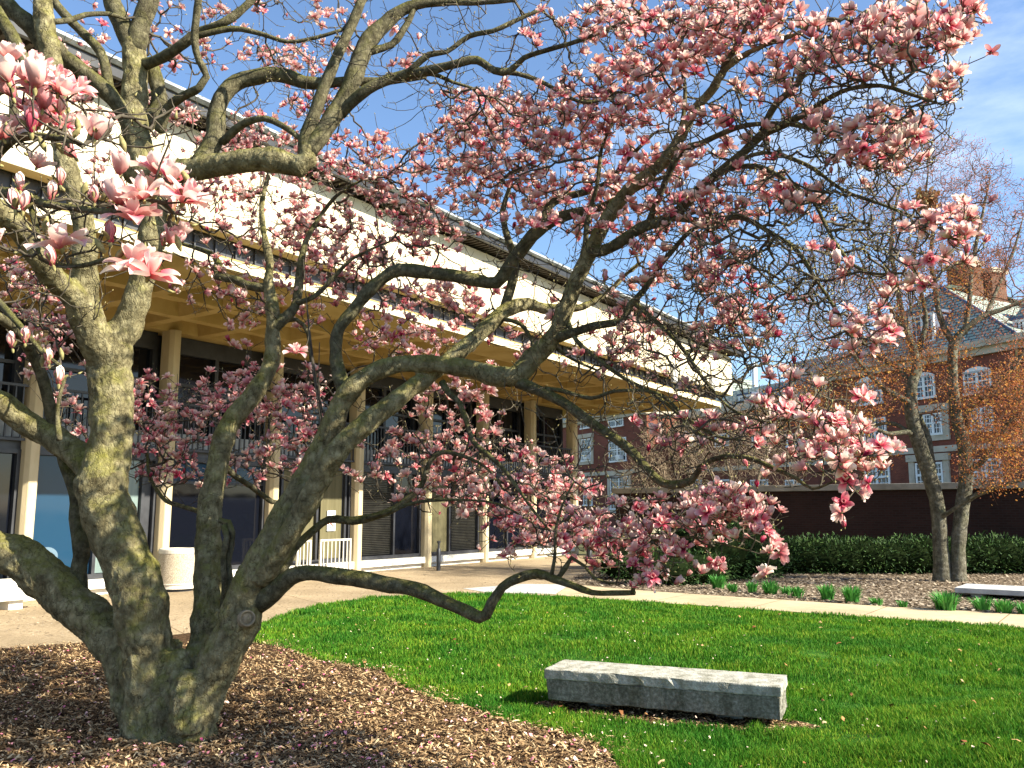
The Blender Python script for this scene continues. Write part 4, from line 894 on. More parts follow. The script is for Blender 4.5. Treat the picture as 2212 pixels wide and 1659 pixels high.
# limbs traced as (x, y, depth, width) in photo pixels and metres
STEMS = {
 'a': [(322,1592,6.85,94),(322,1500,6.85,98),(316,1402,6.85,100),(298,1284,6.85,98),(262,1185,6.9,94),(230,1098,6.9,96),(222,1040,6.9,98),(234,975,6.95,82),(240,946,6.95,78),(240,845,7.0,80),(238,778,7.0,84),(255,725,7.0,68),(274,708,7.0,58),(305,610,6.95,50),(326,520,6.9,50),(330,430,6.9,50),(308,350,6.9,50),(290,262,6.9,50),(290,202,6.9,48),(291,140,6.9,44),(288,90,6.9,40)],
 'b': [(238,790,7.0,80),(214,745,6.9,66),(194,705,6.8,64),(180,640,6.7,58),(184,560,6.6,44),(178,470,6.5,40),(158,400,6.45,38),(140,345,6.4,36),(126,260,6.4,38),(116,190,6.4,36),(112,130,6.4,36),(98,60,6.4,36),(90,-10,6.4,34),(84,-90,6.4,28)],
 'c': [(186,690,6.75,54),(162,643,6.6,50),(118,603,6.4,46),(88,560,6.2,46),(50,505,6.0,44),(17,472,5.8,42),(-40,430,5.6,40)],
 'd': [(228,1050,6.95,60),(180,992,7.05,54),(150,968,7.1,50),(100,940,7.15,48),(50,908,7.1,46),(0,872,7.0,46),(-60,830,6.8,44),(-160,780,6.2,40),(-250,700,5.2,36),(-280,600,4.2,30),(-200,520,3.2,26)],
 'e': [(312,1590,6.9,74),(300,1530,6.92,78),(284,1470,6.95,80),(256,1402,7.0,80),(214,1350,7.05,78),(154,1300,7.1,78),(100,1250,7.1,76),(50,1208,7.1,76),(0,1190,7.1,74),(-80,1170,7.0,66)],
 'f': [(425,1560,6.9,66),(435,1470,7.0,66),(440,1400,7.05,66),(452,1318,7.1,64),(452,1233,7.15,58),(450,1166,7.2,50),(454,1090,7.25,47),(472,997,7.3,44),(492,925,7.35,42),(525,878,7.4,40),(566,828,7.45,38),(586,778,7.5,34),(590,710,7.5,29),(588,660,7.5,27),(580,609,7.5,22),(583,570,7.55,17),(570,505,7.6,13),(566,440,7.7,11),(580,380,7.8,9)],
 'g': [(412,1594,6.75,80),(434,1520,6.72,76),(464,1450,6.7,78),(490,1396,6.68,78),(518,1340,6.7,82),(541,1267,6.7,76),(575,1199,6.7,74),(612,1135,6.7,68),(650,1066,6.7,64),(684,1004,6.7,62),(712,935,6.65,52),(736,872,6.6,46),(778,822,6.6,42),(829,795,6.6,38),(879,785,6.6,37),(947,788,6.55,38),(1014,798,6.5,40),(1082,815,6.4,44),(1122,806,6.4,46),(1150,774,6.4,44),(1183,744,6.35,40),(1206,712,6.3,36),(1217,677,6.3,36),(1237,626,6.25,35),(1267,559,6.2,34),(1297,499,6.1,30),(1334,438,6.0,30),(1368,398,5.9,29),(1419,364,5.8,27),(1456,320,5.7,25),(1498,243,5.5,21),(1542,189,5.35,19),(1565,148,5.3,17),(1620,112,5.2,13),(1673,90,5.1,12),(1717,74,5.0,11),(1767,51,4.8,9),(1814,44,4.6,7)],
 'h': [(560,1256,6.6,44),(640,1130,6.5,46),(690,1040,6.45,46),(730,975,6.4,46),(778,925,6.45,46),(829,884,6.5,44),(879,845,6.55,40),(925,815,6.65,36),(964,782,6.75,34),(997,757,6.8,34),(1031,727,6.85,34),(1065,690,6.9,33),(1098,667,6.95,30),(1142,655,7.0,28),(1176,667,7.0,24),(1210,667,7.0,20),(1252,664,7.0,16),(1302,640,7.0,13),(1345,600,7.0,11),(1380,570,7.0,9)],
 'i': [(280,375,6.9,46),(330,372,6.85,46),(371,372,6.8,46),(425,364,6.75,46),(472,357,6.7,46),(520,348,6.65,46),(565,343,6.6,48),(607,347,6.6,50),(645,358,6.6,46),(664,345,6.6,42),(664,318,6.6,36)],
}
LIMBS = [
 [(664,345,6.6,34),(658,303,6.6,28),(677,253,6.6,25),(701,185,6.6,23),(725,130,6.6,22),(745,84,6.6,21),(768,34,6.6,19),(788,-20,6.6,16),(810,-90,6.6,12)],
 [(668,330,6.6,34),(706,272,6.65,36),(738,225,6.7,37),(764,170,6.7,36),(788,101,6.75,35),(822,61,6.8,32),(858,28,6.8,26),(900,10,6.8,20),(960,4,6.8,15),(1030,6,6.8,11),(1110,0,6.7,8)],
 [(735,245,6.7,24),(795,192,6.6,22),(863,165,6.6,20),(930,152,6.5,19),(997,135,6.4,17),(1031,130,6.4,17),(1068,152,6.3,16),(1102,153,6.3,14),(1132,125,6.2,11),(1183,108,6.1,10),(1250,88,6.0,9),(1334,54,5.9,7),(1400,20,5.8,5)],
 [(1068,152,6.3,11),(1120,160,6.3,10),(1166,175,6.3,9),(1210,199,6.3,8),(1250,219,6.2,7),(1290,219,6.2,6),(1330,200,6.1,5)],
 [(880,158,6.55,14),(927,118,6.5,12),(965,112,6.5,10),(1014,78,6.5,10),(1065,67,6.4,9),(1115,44,6.4,8),(1170,20,6.4,6)],
 [(790,112,6.75,18),(846,96,6.8,13),(873,61,6.8,13),(892,25,6.8,12),(900,-30,6.8,10)],
 [(862,172,6.6,11),(930,160,6.6,9),(980,178,6.6,7),(1020,190,6.6,5)],
 [(432,362,6.75,44),(452,325,6.8,38),(464,295,6.8,36),(468,253,6.85,35),(478,212,6.85,34),(512,178,6.9,31),(556,166,6.9,30),(586,160,6.9,30),(623,166,6.9,28),(657,178,6.9,26),(701,180,6.9,22),(745,176,6.9,20),(812,177,6.9,18),(862,172,6.9,15),(920,165,6.9,10)],
 [(480,308,6.8,17),(522,270,6.7,14),(573,256,6.6,13),(623,280,6.6,12),(648,300,6.6,10)],
 [(288,300,6.9,36),(276,268,6.85,30),(255,226,6.8,30),(219,187,6.75,30),(168,147,6.7,30),(135,120,6.7,28),(118,96,6.6,24)],
 [(124,180,6.4,34),(100,110,6.5,34),(67,57,6.5,30),(34,27,6.5,28),(0,-10,6.5,26)],
 [(60,150,6.3,22),(20,67,6.3,22),(-10,20,6.3,22)],
 [(258,224,6.8,20),(236,189,6.8,18),(229,152,6.8,18),(216,111,6.8,16),(185,77,6.8,17),(145,37,6.8,16),(115,0,6.8,15),(90,-50,6.8,12)],
 [(115,47,6.4,12),(150,44,6.5,10),(185,32,6.6,9),(236,30,6.7,8),(270,40,6.8,6)],
 [(289,110,6.9,36),(268,60,6.9,34),(245,10,6.9,32),(230,-50,6.9,28)],
 [(291,110,6.9,38),(304,55,6.9,36),(322,0,6.9,34),(335,-60,6.9,28)],
 [(280,300,7.0,32),(322,262,7.0,34),(345,220,7.0,30),(335,165,7.0,26),(330,140,7.0,22)],
 [(308,140,6.9,22),(350,125,6.8,20),(400,92,6.7,18),(425,72,6.7,18),(470,55,6.6,16),(512,30,6.6,15),(560,-15,6.6,12)],
 [(430,-10,6.4,14),(424,40,6.45,14),(420,90,6.5,14),(430,130,6.55,14),(446,165,6.6,15),(430,190,6.6,16),(395,208,6.7,17),(362,235,6.8,18),(345,285,6.85,20)],
 [(425,78,6.6,12),(500,62,6.6,11),(560,72,6.6,9),(620,90,6.6,8),(680,82,6.6,7),(740,64,6.6,6)],
 # h -> lower/upper offshoots
 [(1090,665,6.95,22),(1104,620,7.0,21),(1112,582,7.0,19),(1108,545,7.0,17),(1094,505,7.0,15),(1086,455,7.0,13),(1098,414,7.0,10),(1110,370,7.0,8)],
 [(744,842,6.75,34),(730,800,6.8,29),(725,755,6.8,26),(733,708,6.8,26),(762,672,6.8,27),(790,635,6.8,27),(829,600,6.8,27),(863,583,6.8,27),(930,590,6.8,27),(981,596,6.8,27),(1031,606,6.8,28),(1073,610,6.8,28),(1098,576,6.75,28),(1125,540,6.7,29),(1150,509,6.65,28),(1190,478,6.6,26),(1240,460,6.5,24),(1284,452,6.5,18),(1334,431,6.4,14),(1390,400,6.3,10),(1440,380,6.2,8)],
 [(1170,495,6.6,17),(1183,448,6.6,16),(1216,428,6.6,15),(1267,414,6.5,14),(1310,395,6.4,11),(1360,340,6.3,9),(1410,290,6.2,7)],
 [(1206,727,6.3,26),(1250,715,6.2,18),(1284,704,6.2,17),(1344,692,6.1,16),(1361,660,6.1,15),(1392,626,6.0,13),(1419,582,6.0,12),(1452,542,5.9,11),(1490,500,5.8,9),(1540,470,5.7,7)],
 [(1276,545,6.15,28),(1305,540,6.1,25),(1334,526,6.0,24),(1385,492,5.9,23),(1436,474,5.8,22),(1474,448,5.7,22),(1515,404,5.6,21),(1565,364,5.5,20),(1606,330,5.4,18),(1643,293,5.3,17),(1700,266,5.1,15),(1744,243,4.9,13),(1784,216,4.8,11),(1835,192,4.6,9),(1902,185,4.4,8),(1953,199,4.3,7),(2004,216,4.2,5),(2034,226,4.1,4)],
 [(1640,296,5.3,13),(1655,262,5.3,13),(1680,219,5.2,13),(1717,190,5.1,12),(1738,150,5.0,11),(1745,110,5.0,8),(1760,70,5.0,6)],
 [(1400,482,5.85,13),(1464,337,5.6,14),(1515,310,5.5,13),(1565,286,5.4,12),(1616,270,5.3,10),(1700,268,5.1,8),(1790,290,4.9,7),(1850,310,4.7,5)],
 [(1560,150,5.3,12),(1595,94,5.2,11),(1616,51,5.1,10),(1650,0,5.0,8),(1690,-50,5.0,6)],
 [(1460,312,5.7,12),(1475,260,5.7,10),(1480,190,5.7,9),(1470,120,5.7,8),(1480,50,5.7,6)],
 [(1240,615,6.25,16),(1262,540,6.2,13),(1270,470,6.2,11),(1290,400,6.1,9),(1300,320,6.1,8),(1330,250,6.1,6)],
 [(1120,826,6.4,26),(1159,842,6.3,23),(1216,869,6.2,22),(1267,906,6.1,22),(1311,936,6.0,21),(1361,972,5.9,20),(1398,1014,5.8,19),(1432,1044,5.7,18),(1470,1046,5.6,18),(1494,1038,5.5,15),(1515,1008,5.4,12),(1542,992,5.3,11),(1582,985,5.2,10),(1626,992,5.1,10),(1673,1012,5.0,9),(1721,1034,4.9,8),(1755,1056,4.8,6),(1800,1040,4.6,4)],
 [(1165,840,6.3,10),(1205,842,6.2,10),(1277,860,6.0,9),(1328,845,5.9,8),(1419,849,5.7,7),(1480,900,5.5,7),(1540,940,5.3,6),(1600,950,5.1,5)],
 [(1225,690,6.3,12),(1245,735,6.2,11),(1290,775,6.1,10),(1345,815,6.0,9),(1410,850,5.8,8),(1460,890,5.7,7),(1500,930,5.5,6),(1560,960,5.3,5)],
 [(1370,655,6.1,11),(1400,680,6.0,10),(1440,715,5.9,10),(1480,760,5.7,9),(1510,805,5.5,8),(1545,850,5.4,7),(1590,890,5.2,6),(1660,910,5.0,5),(1730,900,4.7,4)],
 [(1560,366,5.5,12),(1640,360,5.3,11),(1720,405,5.1,9),(1760,440,5.0,8),(1790,500,4.9,7),(1830,560,4.8,7),(1880,590,4.6,6),(1950,590,4.4,5)],
 [(1450,470,5.75,13),(1530,478,5.6,12),(1600,470,5.4,10),(1660,500,5.2,9),(1720,540,5.0,9),(1760,600,4.9,8),(1800,660,4.8,7),(1830,720,4.7,6),(1870,745,4.6,5)],
 [(1580,357,5.45,10),(1650,330,5.2,8),(1740,355,5.0,8),(1820,410,4.8,7),(1900,440,4.6,6),(1980,470,4.4,5)],
 # bottom limb reaching over the lawn
 [(556,1302,6.7,46),(575,1292,6.65,42),(602,1267,6.6,38),(628,1245,6.55,34),(660,1238,6.5,32),(711,1243,6.45,33),(779,1250,6.4,33),(829,1262,6.35,33),(897,1272,6.25,32),(948,1294,6.15,29),(998,1316,6.05,27),(1036,1334,6.0,27),(1050,1328,5.98,24),(1063,1300,5.95,22),(1085,1268,5.95,21),(1117,1250,5.9,20),(1160,1239,5.85,20),(1195,1250,5.8,18),(1235,1264,5.75,15),(1279,1280,5.7,13),(1320,1281,5.65,12),(1372,1280,5.6,11)],
 [(1366,1282,5.6,10),(1371,1255,5.55,9),(1374,1216,5.5,9),(1384,1166,5.4,9),(1414,1132,5.3,7),(1470,1110,5.2,6),(1530,1100,5.1,4)],
 [(1385,1170,5.4,7),(1440,1165,5.3,6),(1500,1160,5.2,5),(1560,1175,5.1,4),(1620,1190,5.0,3)],
 [(1190,1246,5.8,9),(1198,1206,5.8,8),(1201,1142,5.8,7),(1215,1090,5.8,5),(1240,1040,5.8,4)],
 [(1205,1250,5.8,10),(1222,1225,5.8,12),(1235,1205,5.8,10),(1262,1222,5.75,7),(1285,1250,5.7,6),(1330,1262,5.7,4)],
 [(572,1268,6.75,30),(600,1240,6.8,24),(622,1212,6.85,20),(636,1185,6.9,17),(670,1152,7.0,17),(711,1122,7.0,16),(762,1125,7.0,17),(812,1115,7.0,16),(853,1098,7.0,15),(879,1078,7.0,15),(910,1050,7.0,13),(927,1000,7.0,11),(954,977,7.0,10),(1000,985,6.9,8),(1050,1010,6.8,6),(1090,1060,6.7,5)],
 [(770,1124,7.0,10),(830,1110,6.9,8),(900,1085,6.8,7),(1000,1080,6.6,6),(1080,1090,6.4,5),(1150,1130,6.2,4)],
 [(955,825,6.6,16),(970,850,6.55,13),(991,868,6.5,12),(1008,913,6.4,11),(1021,953,6.4,11),(1048,977,6.3,11),(1082,1007,6.3,10),(1115,1050,6.2,8),(1150,1100,6.1,6),(1190,1150,6.0,4)],
 [(488,1010,7.35,14),(510,1030,7.5,12),(539,1048,7.7,11),(565,1068,7.9,11),(600,1086,8.1,10),(650,1060,8.4,7),(700,1010,8.6,5)],
 [(452,1115,7.2,12),(420,1102,7.5,9),(388,1092,7.8,9),(354,1078,8.1,8),(324,1031,8.4,7),(318,980,8.6,5)],
 [(482,1300,7.0,13),(497,1255,7.0,14),(492,1215,7.0,13),(500,1180,7.0,13),(502,1150,7.0,13),(494,1128,7.0,12),(473,1124,7.0,10)],
 [(480,1310,7.0,9),(484,1260,6.95,10),(482,1200,6.95,11),(490,1160,6.95,11),(484,1136,7.0,12)],
 [(575,622,7.5,20),(539,618,7.55,18),(505,603,7.6,18),(470,597,7.65,17),(473,573,7.7,14),(458,550,7.8,11),(420,535,7.9,8),(370,520,8.0,5)],
 [(588,715,7.5,24),(612,690,7.5,22),(636,665,7.55,19),(645,620,7.6,18),(650,570,7.6,15),(662,520,7.7,11),(690,470,7.8,9),(730,420,7.8,7),(780,390,7.8,5)],
 [(640,655,7.55,12),(680,640,7.5,10),(720,600,7.5,9),(760,560,7.5,7),(820,530,7.5,5)],
 [(600,700,7.5,10),(640,690,7.6,9),(665,720,7.7,8),(672,780,7.8,6),(690,830,7.9,4)],
 [(1090,690,6.9,10),(1125,700,6.8,10),(1150,740,6.7,7),(1160,790,6.6,5)],
 [(1185,740,6.35,10),(1235,775,6.5,7),(1290,800,6.7,5)],
 [(172,1290,7.1,34),(169,1240,7.15,30),(176,1200,7.15,31),(172,1160,7.15,30),(165,1120,7.2,26),(164,1070,7.2,24),(145,1013,7.2,24),(125,946,7.2,23),(104,862,7.1,22),(88,805,7.0,21),(60,750,6.8,20),(30,712,6.5,19),(0,687,6.2,18),(-60,660,5.7,15),(-120,600,4.8,12),(-150,520,4.0,9)],
 [(128,950,6.55,12),(124,900,6.6,9),(128,860,6.6,7),(140,820,6.7,5)],
 [(-70,420,5.6,30),(-30,380,5.5,26),(-10,330,5.4,22),(30,250,5.4,18),(20,160,5.4,14)],
 # branches close to the camera at the left
 [(-200,520,3.2,34),(-130,470,2.8,36),(-60,430,2.5,34),(0,415,2.35,22),(60,425,2.2,18),(101,442,2.1,15),(148,448,2.1,13),(200,455,2.05,12),(246,458,2.0,10)],
 [(-60,430,2.5,24),(-20,350,2.4,20),(30,300,2.3,17),(80,295,2.2,14),(130,300,2.15,11),(175,310,2.1,8)],
 [(-20,350,2.4,18),(-40,250,2.35,14),(0,200,2.3,10),(40,190,2.3,8)],
 [(60,425,2.2,12),(80,500,2.15,10),(90,560,2.1,8),(170,575,2.05,9),(240,560,2.0,9),(290,590,2.0,7)],
 [(-130,600,4.0,26),(-80,620,3.6,20),(-20,640,3.3,14),(40,700,3.1,11),(90,760,3.0,9),(130,790,3.0,6)],
]
def to3(L_): return [(at(x, y, Y), w_ / 2 / FPX * (at(x, y, Y) - Vector((0, 0, EYE))).length) for x, y, Y, w_ in L_]
seedP, seedC, seedD = [], [], []
def add_seeds(pts, rad, lowcut=True):
    for i, (p, r) in enumerate(zip(pts, rad)):
        if r > .075: continue
        if i < len(pts) * .25 and r > .03: continue
        t = (pts[min(i + 1, len(pts) - 1)] - pts[max(i - 1, 0)]).normalized()
        seedP.append(p); seedC.append(r * 9); seedD.append(t)
import bmesh
Vs, Fs, off = [], [], 0
def addtube(pts, rad, sides, lump, seed):
    global off
    v, f = tube(pts, rad, sides, lump, seed=seed); Vs.append(np.array([tuple(q) for q in v])); Fs.append(np.array(f) + off); off += len(v)
for k_, L_ in STEMS.items():
    pts, rad = spline(to3(L_), .07); addtube(pts, rad, 18, .16, ord(k_)); add_seeds(pts, rad)
# root flare lobes round the base and the broken stub
for (x, y, Y, w_) in ((308,1585,6.65,50),(345,1590,6.55,62),(395,1592,6.6,66),(432,1580,6.64,50),(450,1555,6.75,36),(440,1500,7.05,50),(350,1540,7.05,60)):
    p = gnd(x, min(y + 10, 1600)); top = Vector((TB.x + (p.x - TB.x) * .55, TB.y + (p.y - TB.y) * .7, .62)); r = w_ / 2 / FPX * 7
    out = Vector((TB.x + (p.x - TB.x) * 1.12, TB.y + (p.y - TB.y) * 1.12, -.06))
    pts, rad = spline([(out, r * 1.15), (p + Vector((0, 0, .10)), r), ((p + top) / 2 + Vector((0, 0, .08)), r * .92), (top, r * .7)], .05); addtube(pts, rad, 14, .2, x)
pts, rad = spline(to3([(400,1580,6.6,60),(402,1520,6.6,58),(405,1470,6.62,40),(407,1450,6.64,26)]), .04); addtube(pts, rad, 14, .28, 4)
stub = spline(to3([(545,1345,6.75,30),(534,1337,6.45,34)]), .03); addtube(stub[0], stub[1], 16, .05, 9)
me = np_mesh('trunk_raw', np.concatenate(Vs), np.concatenate(Fs), M['bark'])
tmp = bpy.data.objects.new('trunk_raw', me); C.objects.link(tmp)
md = tmp.modifiers.new('r', 'REMESH'); md.mode = 'VOXEL'; md.voxel_size = .0115; md.adaptivity = 0
sm = tmp.modifiers.new('s', 'SMOOTH'); sm.factor = .5; sm.iterations = 3
dg = bpy.context.evaluated_depsgraph_get(); me2 = bpy.data.meshes.new_from_object(tmp.evaluated_get(dg)); bpy.data.objects.remove(tmp)
n = len(me2.vertices); co = np.zeros(n * 3, np.float32); no = np.zeros(n * 3, np.float32); me2.vertices.foreach_get('co', co); me2.vertices.foreach_get('normal', no)
co = co.reshape(-1, 3); no = no.reshape(-1, 3); dsp = np.zeros(n)
for i in range(n):
    q = Vector(co[i]); lowf = max(0, 1 - q.z / 1.6)
    qz = Vector((q.x * 16, q.y * 16, q.z * (5 if q.z < 1.0 else 11)))
    dsp[i] = .007 * noise.noise(q * 7) + (.006 + .014 * lowf) * (-abs(noise.noise(qz)) * 1.8 + .3) + (.003 + .004 * lowf) * (.4 - abs(noise.noise(Vector((q.x * 38, q.y * 38, q.z * 20)))) * 2) + .002 * noise.noise(q * 60)
co += no * dsp[:, None]; me2.vertices.foreach_set('co', co.ravel()); me2.polygons.foreach_set('use_smooth', np.ones(len(me2.polygons), bool)); me2.materials.clear(); me2.materials.append(M['bark']); me2.name = 'trunk'
mpart(link(bpy.data.objects.new('trunk', me2)))
# pruning scar
sp_, sr_ = at(533, 1336, 6.44), 17 / FPX * 6.4
dcam = (Vector((0, 0, EYE)) - sp_).normalized(); dcam = (dcam + Vector((.25, 0, .1))).normalized()
qr = dcam.to_track_quat('Z', 'Y').to_matrix()
mb = MB(lambda p: sp_ + qr @ Vector(p)); mb.lathe((0, 0, 0), [(0, .012), (sr_ * .55, .014), (sr_ * .62, .004), (sr_ * .75, .008), (sr_ * .8, .026), (sr_ * 1.0, .022), (sr_ * 1.08, -.03)], 28)
mpart(mb.build('pruning_scar', M['cutwood'], None, smooth=True))
for li, L_ in enumerate(LIMBS):
    t3 = to3(L_); pts, rad = spline(t3, .06 if t3[0][0].y > 3.5 else .03); big = max(rad) > .02
    v, f = tube(pts, rad, 14 if big else 9, .16 if big else .2, seed=li * 3.7)
    mpart(np_obj('limb', np.array([tuple(q) for q in v]), f, M['limb'], smooth=True)); add_seeds(pts, rad)
# smooth upright shoots behind the leaning trunk
for (x0, y0, x1, y1) in ((700,960,655,560),(706,955,662,640),(712,950,668,700),(700,965,690,740),(742,935,782,800)):
    pts, rad = spline([(at(x0, y0, 6.9), .007), (at((x0 + x1) / 2 - 6, (y0 + y1) / 2, 7.0), .006), (at(x1, y1, 7.1), .0035)], .1)
    v, f = tube(pts, rad, 6, 0); mpart(np_obj('shoot', np.array([tuple(q) for q in v]), f, M['twig'], smooth=True))

# --- flower templates
def petal(L_, W_, phi0, phi1, phi2, cup, az, r0, nu, nv, wav=0.0):
    V = []; UV = []
    r, z = r0, 0.0; prev = 0
    pos = []
    for j in range(nv + 1):
        s = j / nv; ph = (phi0 + (phi1 - phi0) * min(1, s / .45)) if s < .45 else (phi1 + (phi2 - phi1) * (s - .45) / .55)
        if j: r += math.sin(ph) * L_ / nv; z += math.cos(ph) * L_ / nv
        pos.append((r, z, ph))
    for j, (r, z, ph) in enumerate(pos):
        s = j / nv; wdt = W_ * (.22 + .78 * math.sin(min(1, s / .62) * math.pi / 2)) * (1 if s < .62 else math.sqrt(max(.02, 1 - ((s - .62) / .40) ** 2)))
        for i in range(nu + 1):
            t = -1 + 2 * i / nu; c = cup * W_ * t * t
            x = r - c * math.cos(ph); zz = z + c * math.sin(ph) + wav * W_ * math.sin(5 * s + t * 2 + az)
            y = t * wdt * (1 - .25 * abs(cup) * abs(t))
            ca, sa = math.cos(az), math.sin(az); V.append((x * ca - y * sa, x * sa + y * ca, zz)); UV.append((0, s))
    F = [[j * (nu + 1) + i, j * (nu + 1) + i + 1, (j + 1) * (nu + 1) + i + 1, (j + 1) * (nu + 1) + i] for j in range(nv) for i in range(nu)]
    return V, F, UV
def flower(kind, seed, hq=False):
    rr = random.Random(seed); V, F, U = [], [], []; nu, nv = (4, 7) if hq else (2, 4)
    def add(*a):
        v, f, u = petal(*a, nu, nv, .20 if hq else .10); o = len(V); V.extend(v); U.extend(u); F.extend([[q + o for q in x] for x in f])
    if kind == 'bud':
        for k in range(4): add(.070 * rr.uniform(.92, 1.05), .021, .62, .10, -.30, .75, k * 1.571 + rr.uniform(-.2, .2), .003)
    elif kind == 'tulip':
        for k in range(3): add(.070, .022, .7, .05, -.2, .6, k * 2.094 + .5, .003)
        for k in range(5): add(.080 * rr.uniform(.9, 1.06), .027, 1.0 + rr.uniform(-.1, .1), .18 + rr.uniform(-.1, .22), .05 + rr.uniform(-.2, .4), .55, k * 1.257 + rr.uniform(-.2, .2), .004)
    else:
        op = {'cup': 0.0, 'open': .35, 'star': .75}[kind]
        for k in range(3): add(.066, .021, .6, .1 + op * .2, .05 + op * .5, .5, k * 2.094 + .3, .003)
        for k in range(3): add(.078 * rr.uniform(.9, 1.05), .025, 1.0, .35 + op * .7 + rr.uniform(-.15, .15), .45 + op * 1.0 + rr.uniform(-.3, .4), .42, k * 2.094 + 1.2 + rr.uniform(-.2, .2), .004)
        for k in range(3 if kind == 'cup' else 4): add(.082 * rr.uniform(.88, 1.08), .026, 1.25, .65 + op * .9 + rr.uniform(-.2, .2), .7 + op * 1.4 + rr.uniform(-.3, .5), .38, k * (2.094 if kind == 'cup' else 1.571) + rr.uniform(-.25, .25), .004)
    V = np.array(V); F = np.array(F)[:, ::-1]; U = np.array(U, float)
    return V, F, U
KINDS = ['cup', 'open', 'star', 'tulip', 'open', 'cup', 'tulip', 'bud']
TPL = [flower(k, 11 + i) for i, k in enumerate(KINDS)]
HQ = [flower(k, 31 + i, True) for i, k in enumerate(KINDS)]
def calyx(hq, bud=False):
    v, f = tube([Vector((0, 0, -.016)), Vector((0, 0, -.009)), Vector((0, 0, -.002)), Vector((0, 0, .005))], [.003, .0058, .0065, .0035], 8 if hq else 5, 0, caps=False)
    v = [tuple(q) for q in v]; f = list(f)
    if hq:
        for k in range(2):      # split furry bud scale
            pv, pf, _ = petal(.034 if not bud else .045, .012, .9, .15 + k * .5, .4 + k * .5, .6, k * 3.1 + .5, .003, 3, 4); o = len(v); v += pv; f += [[q + o for q in x][::-1] for x in pf]
    return np.array(v), np.array(f)

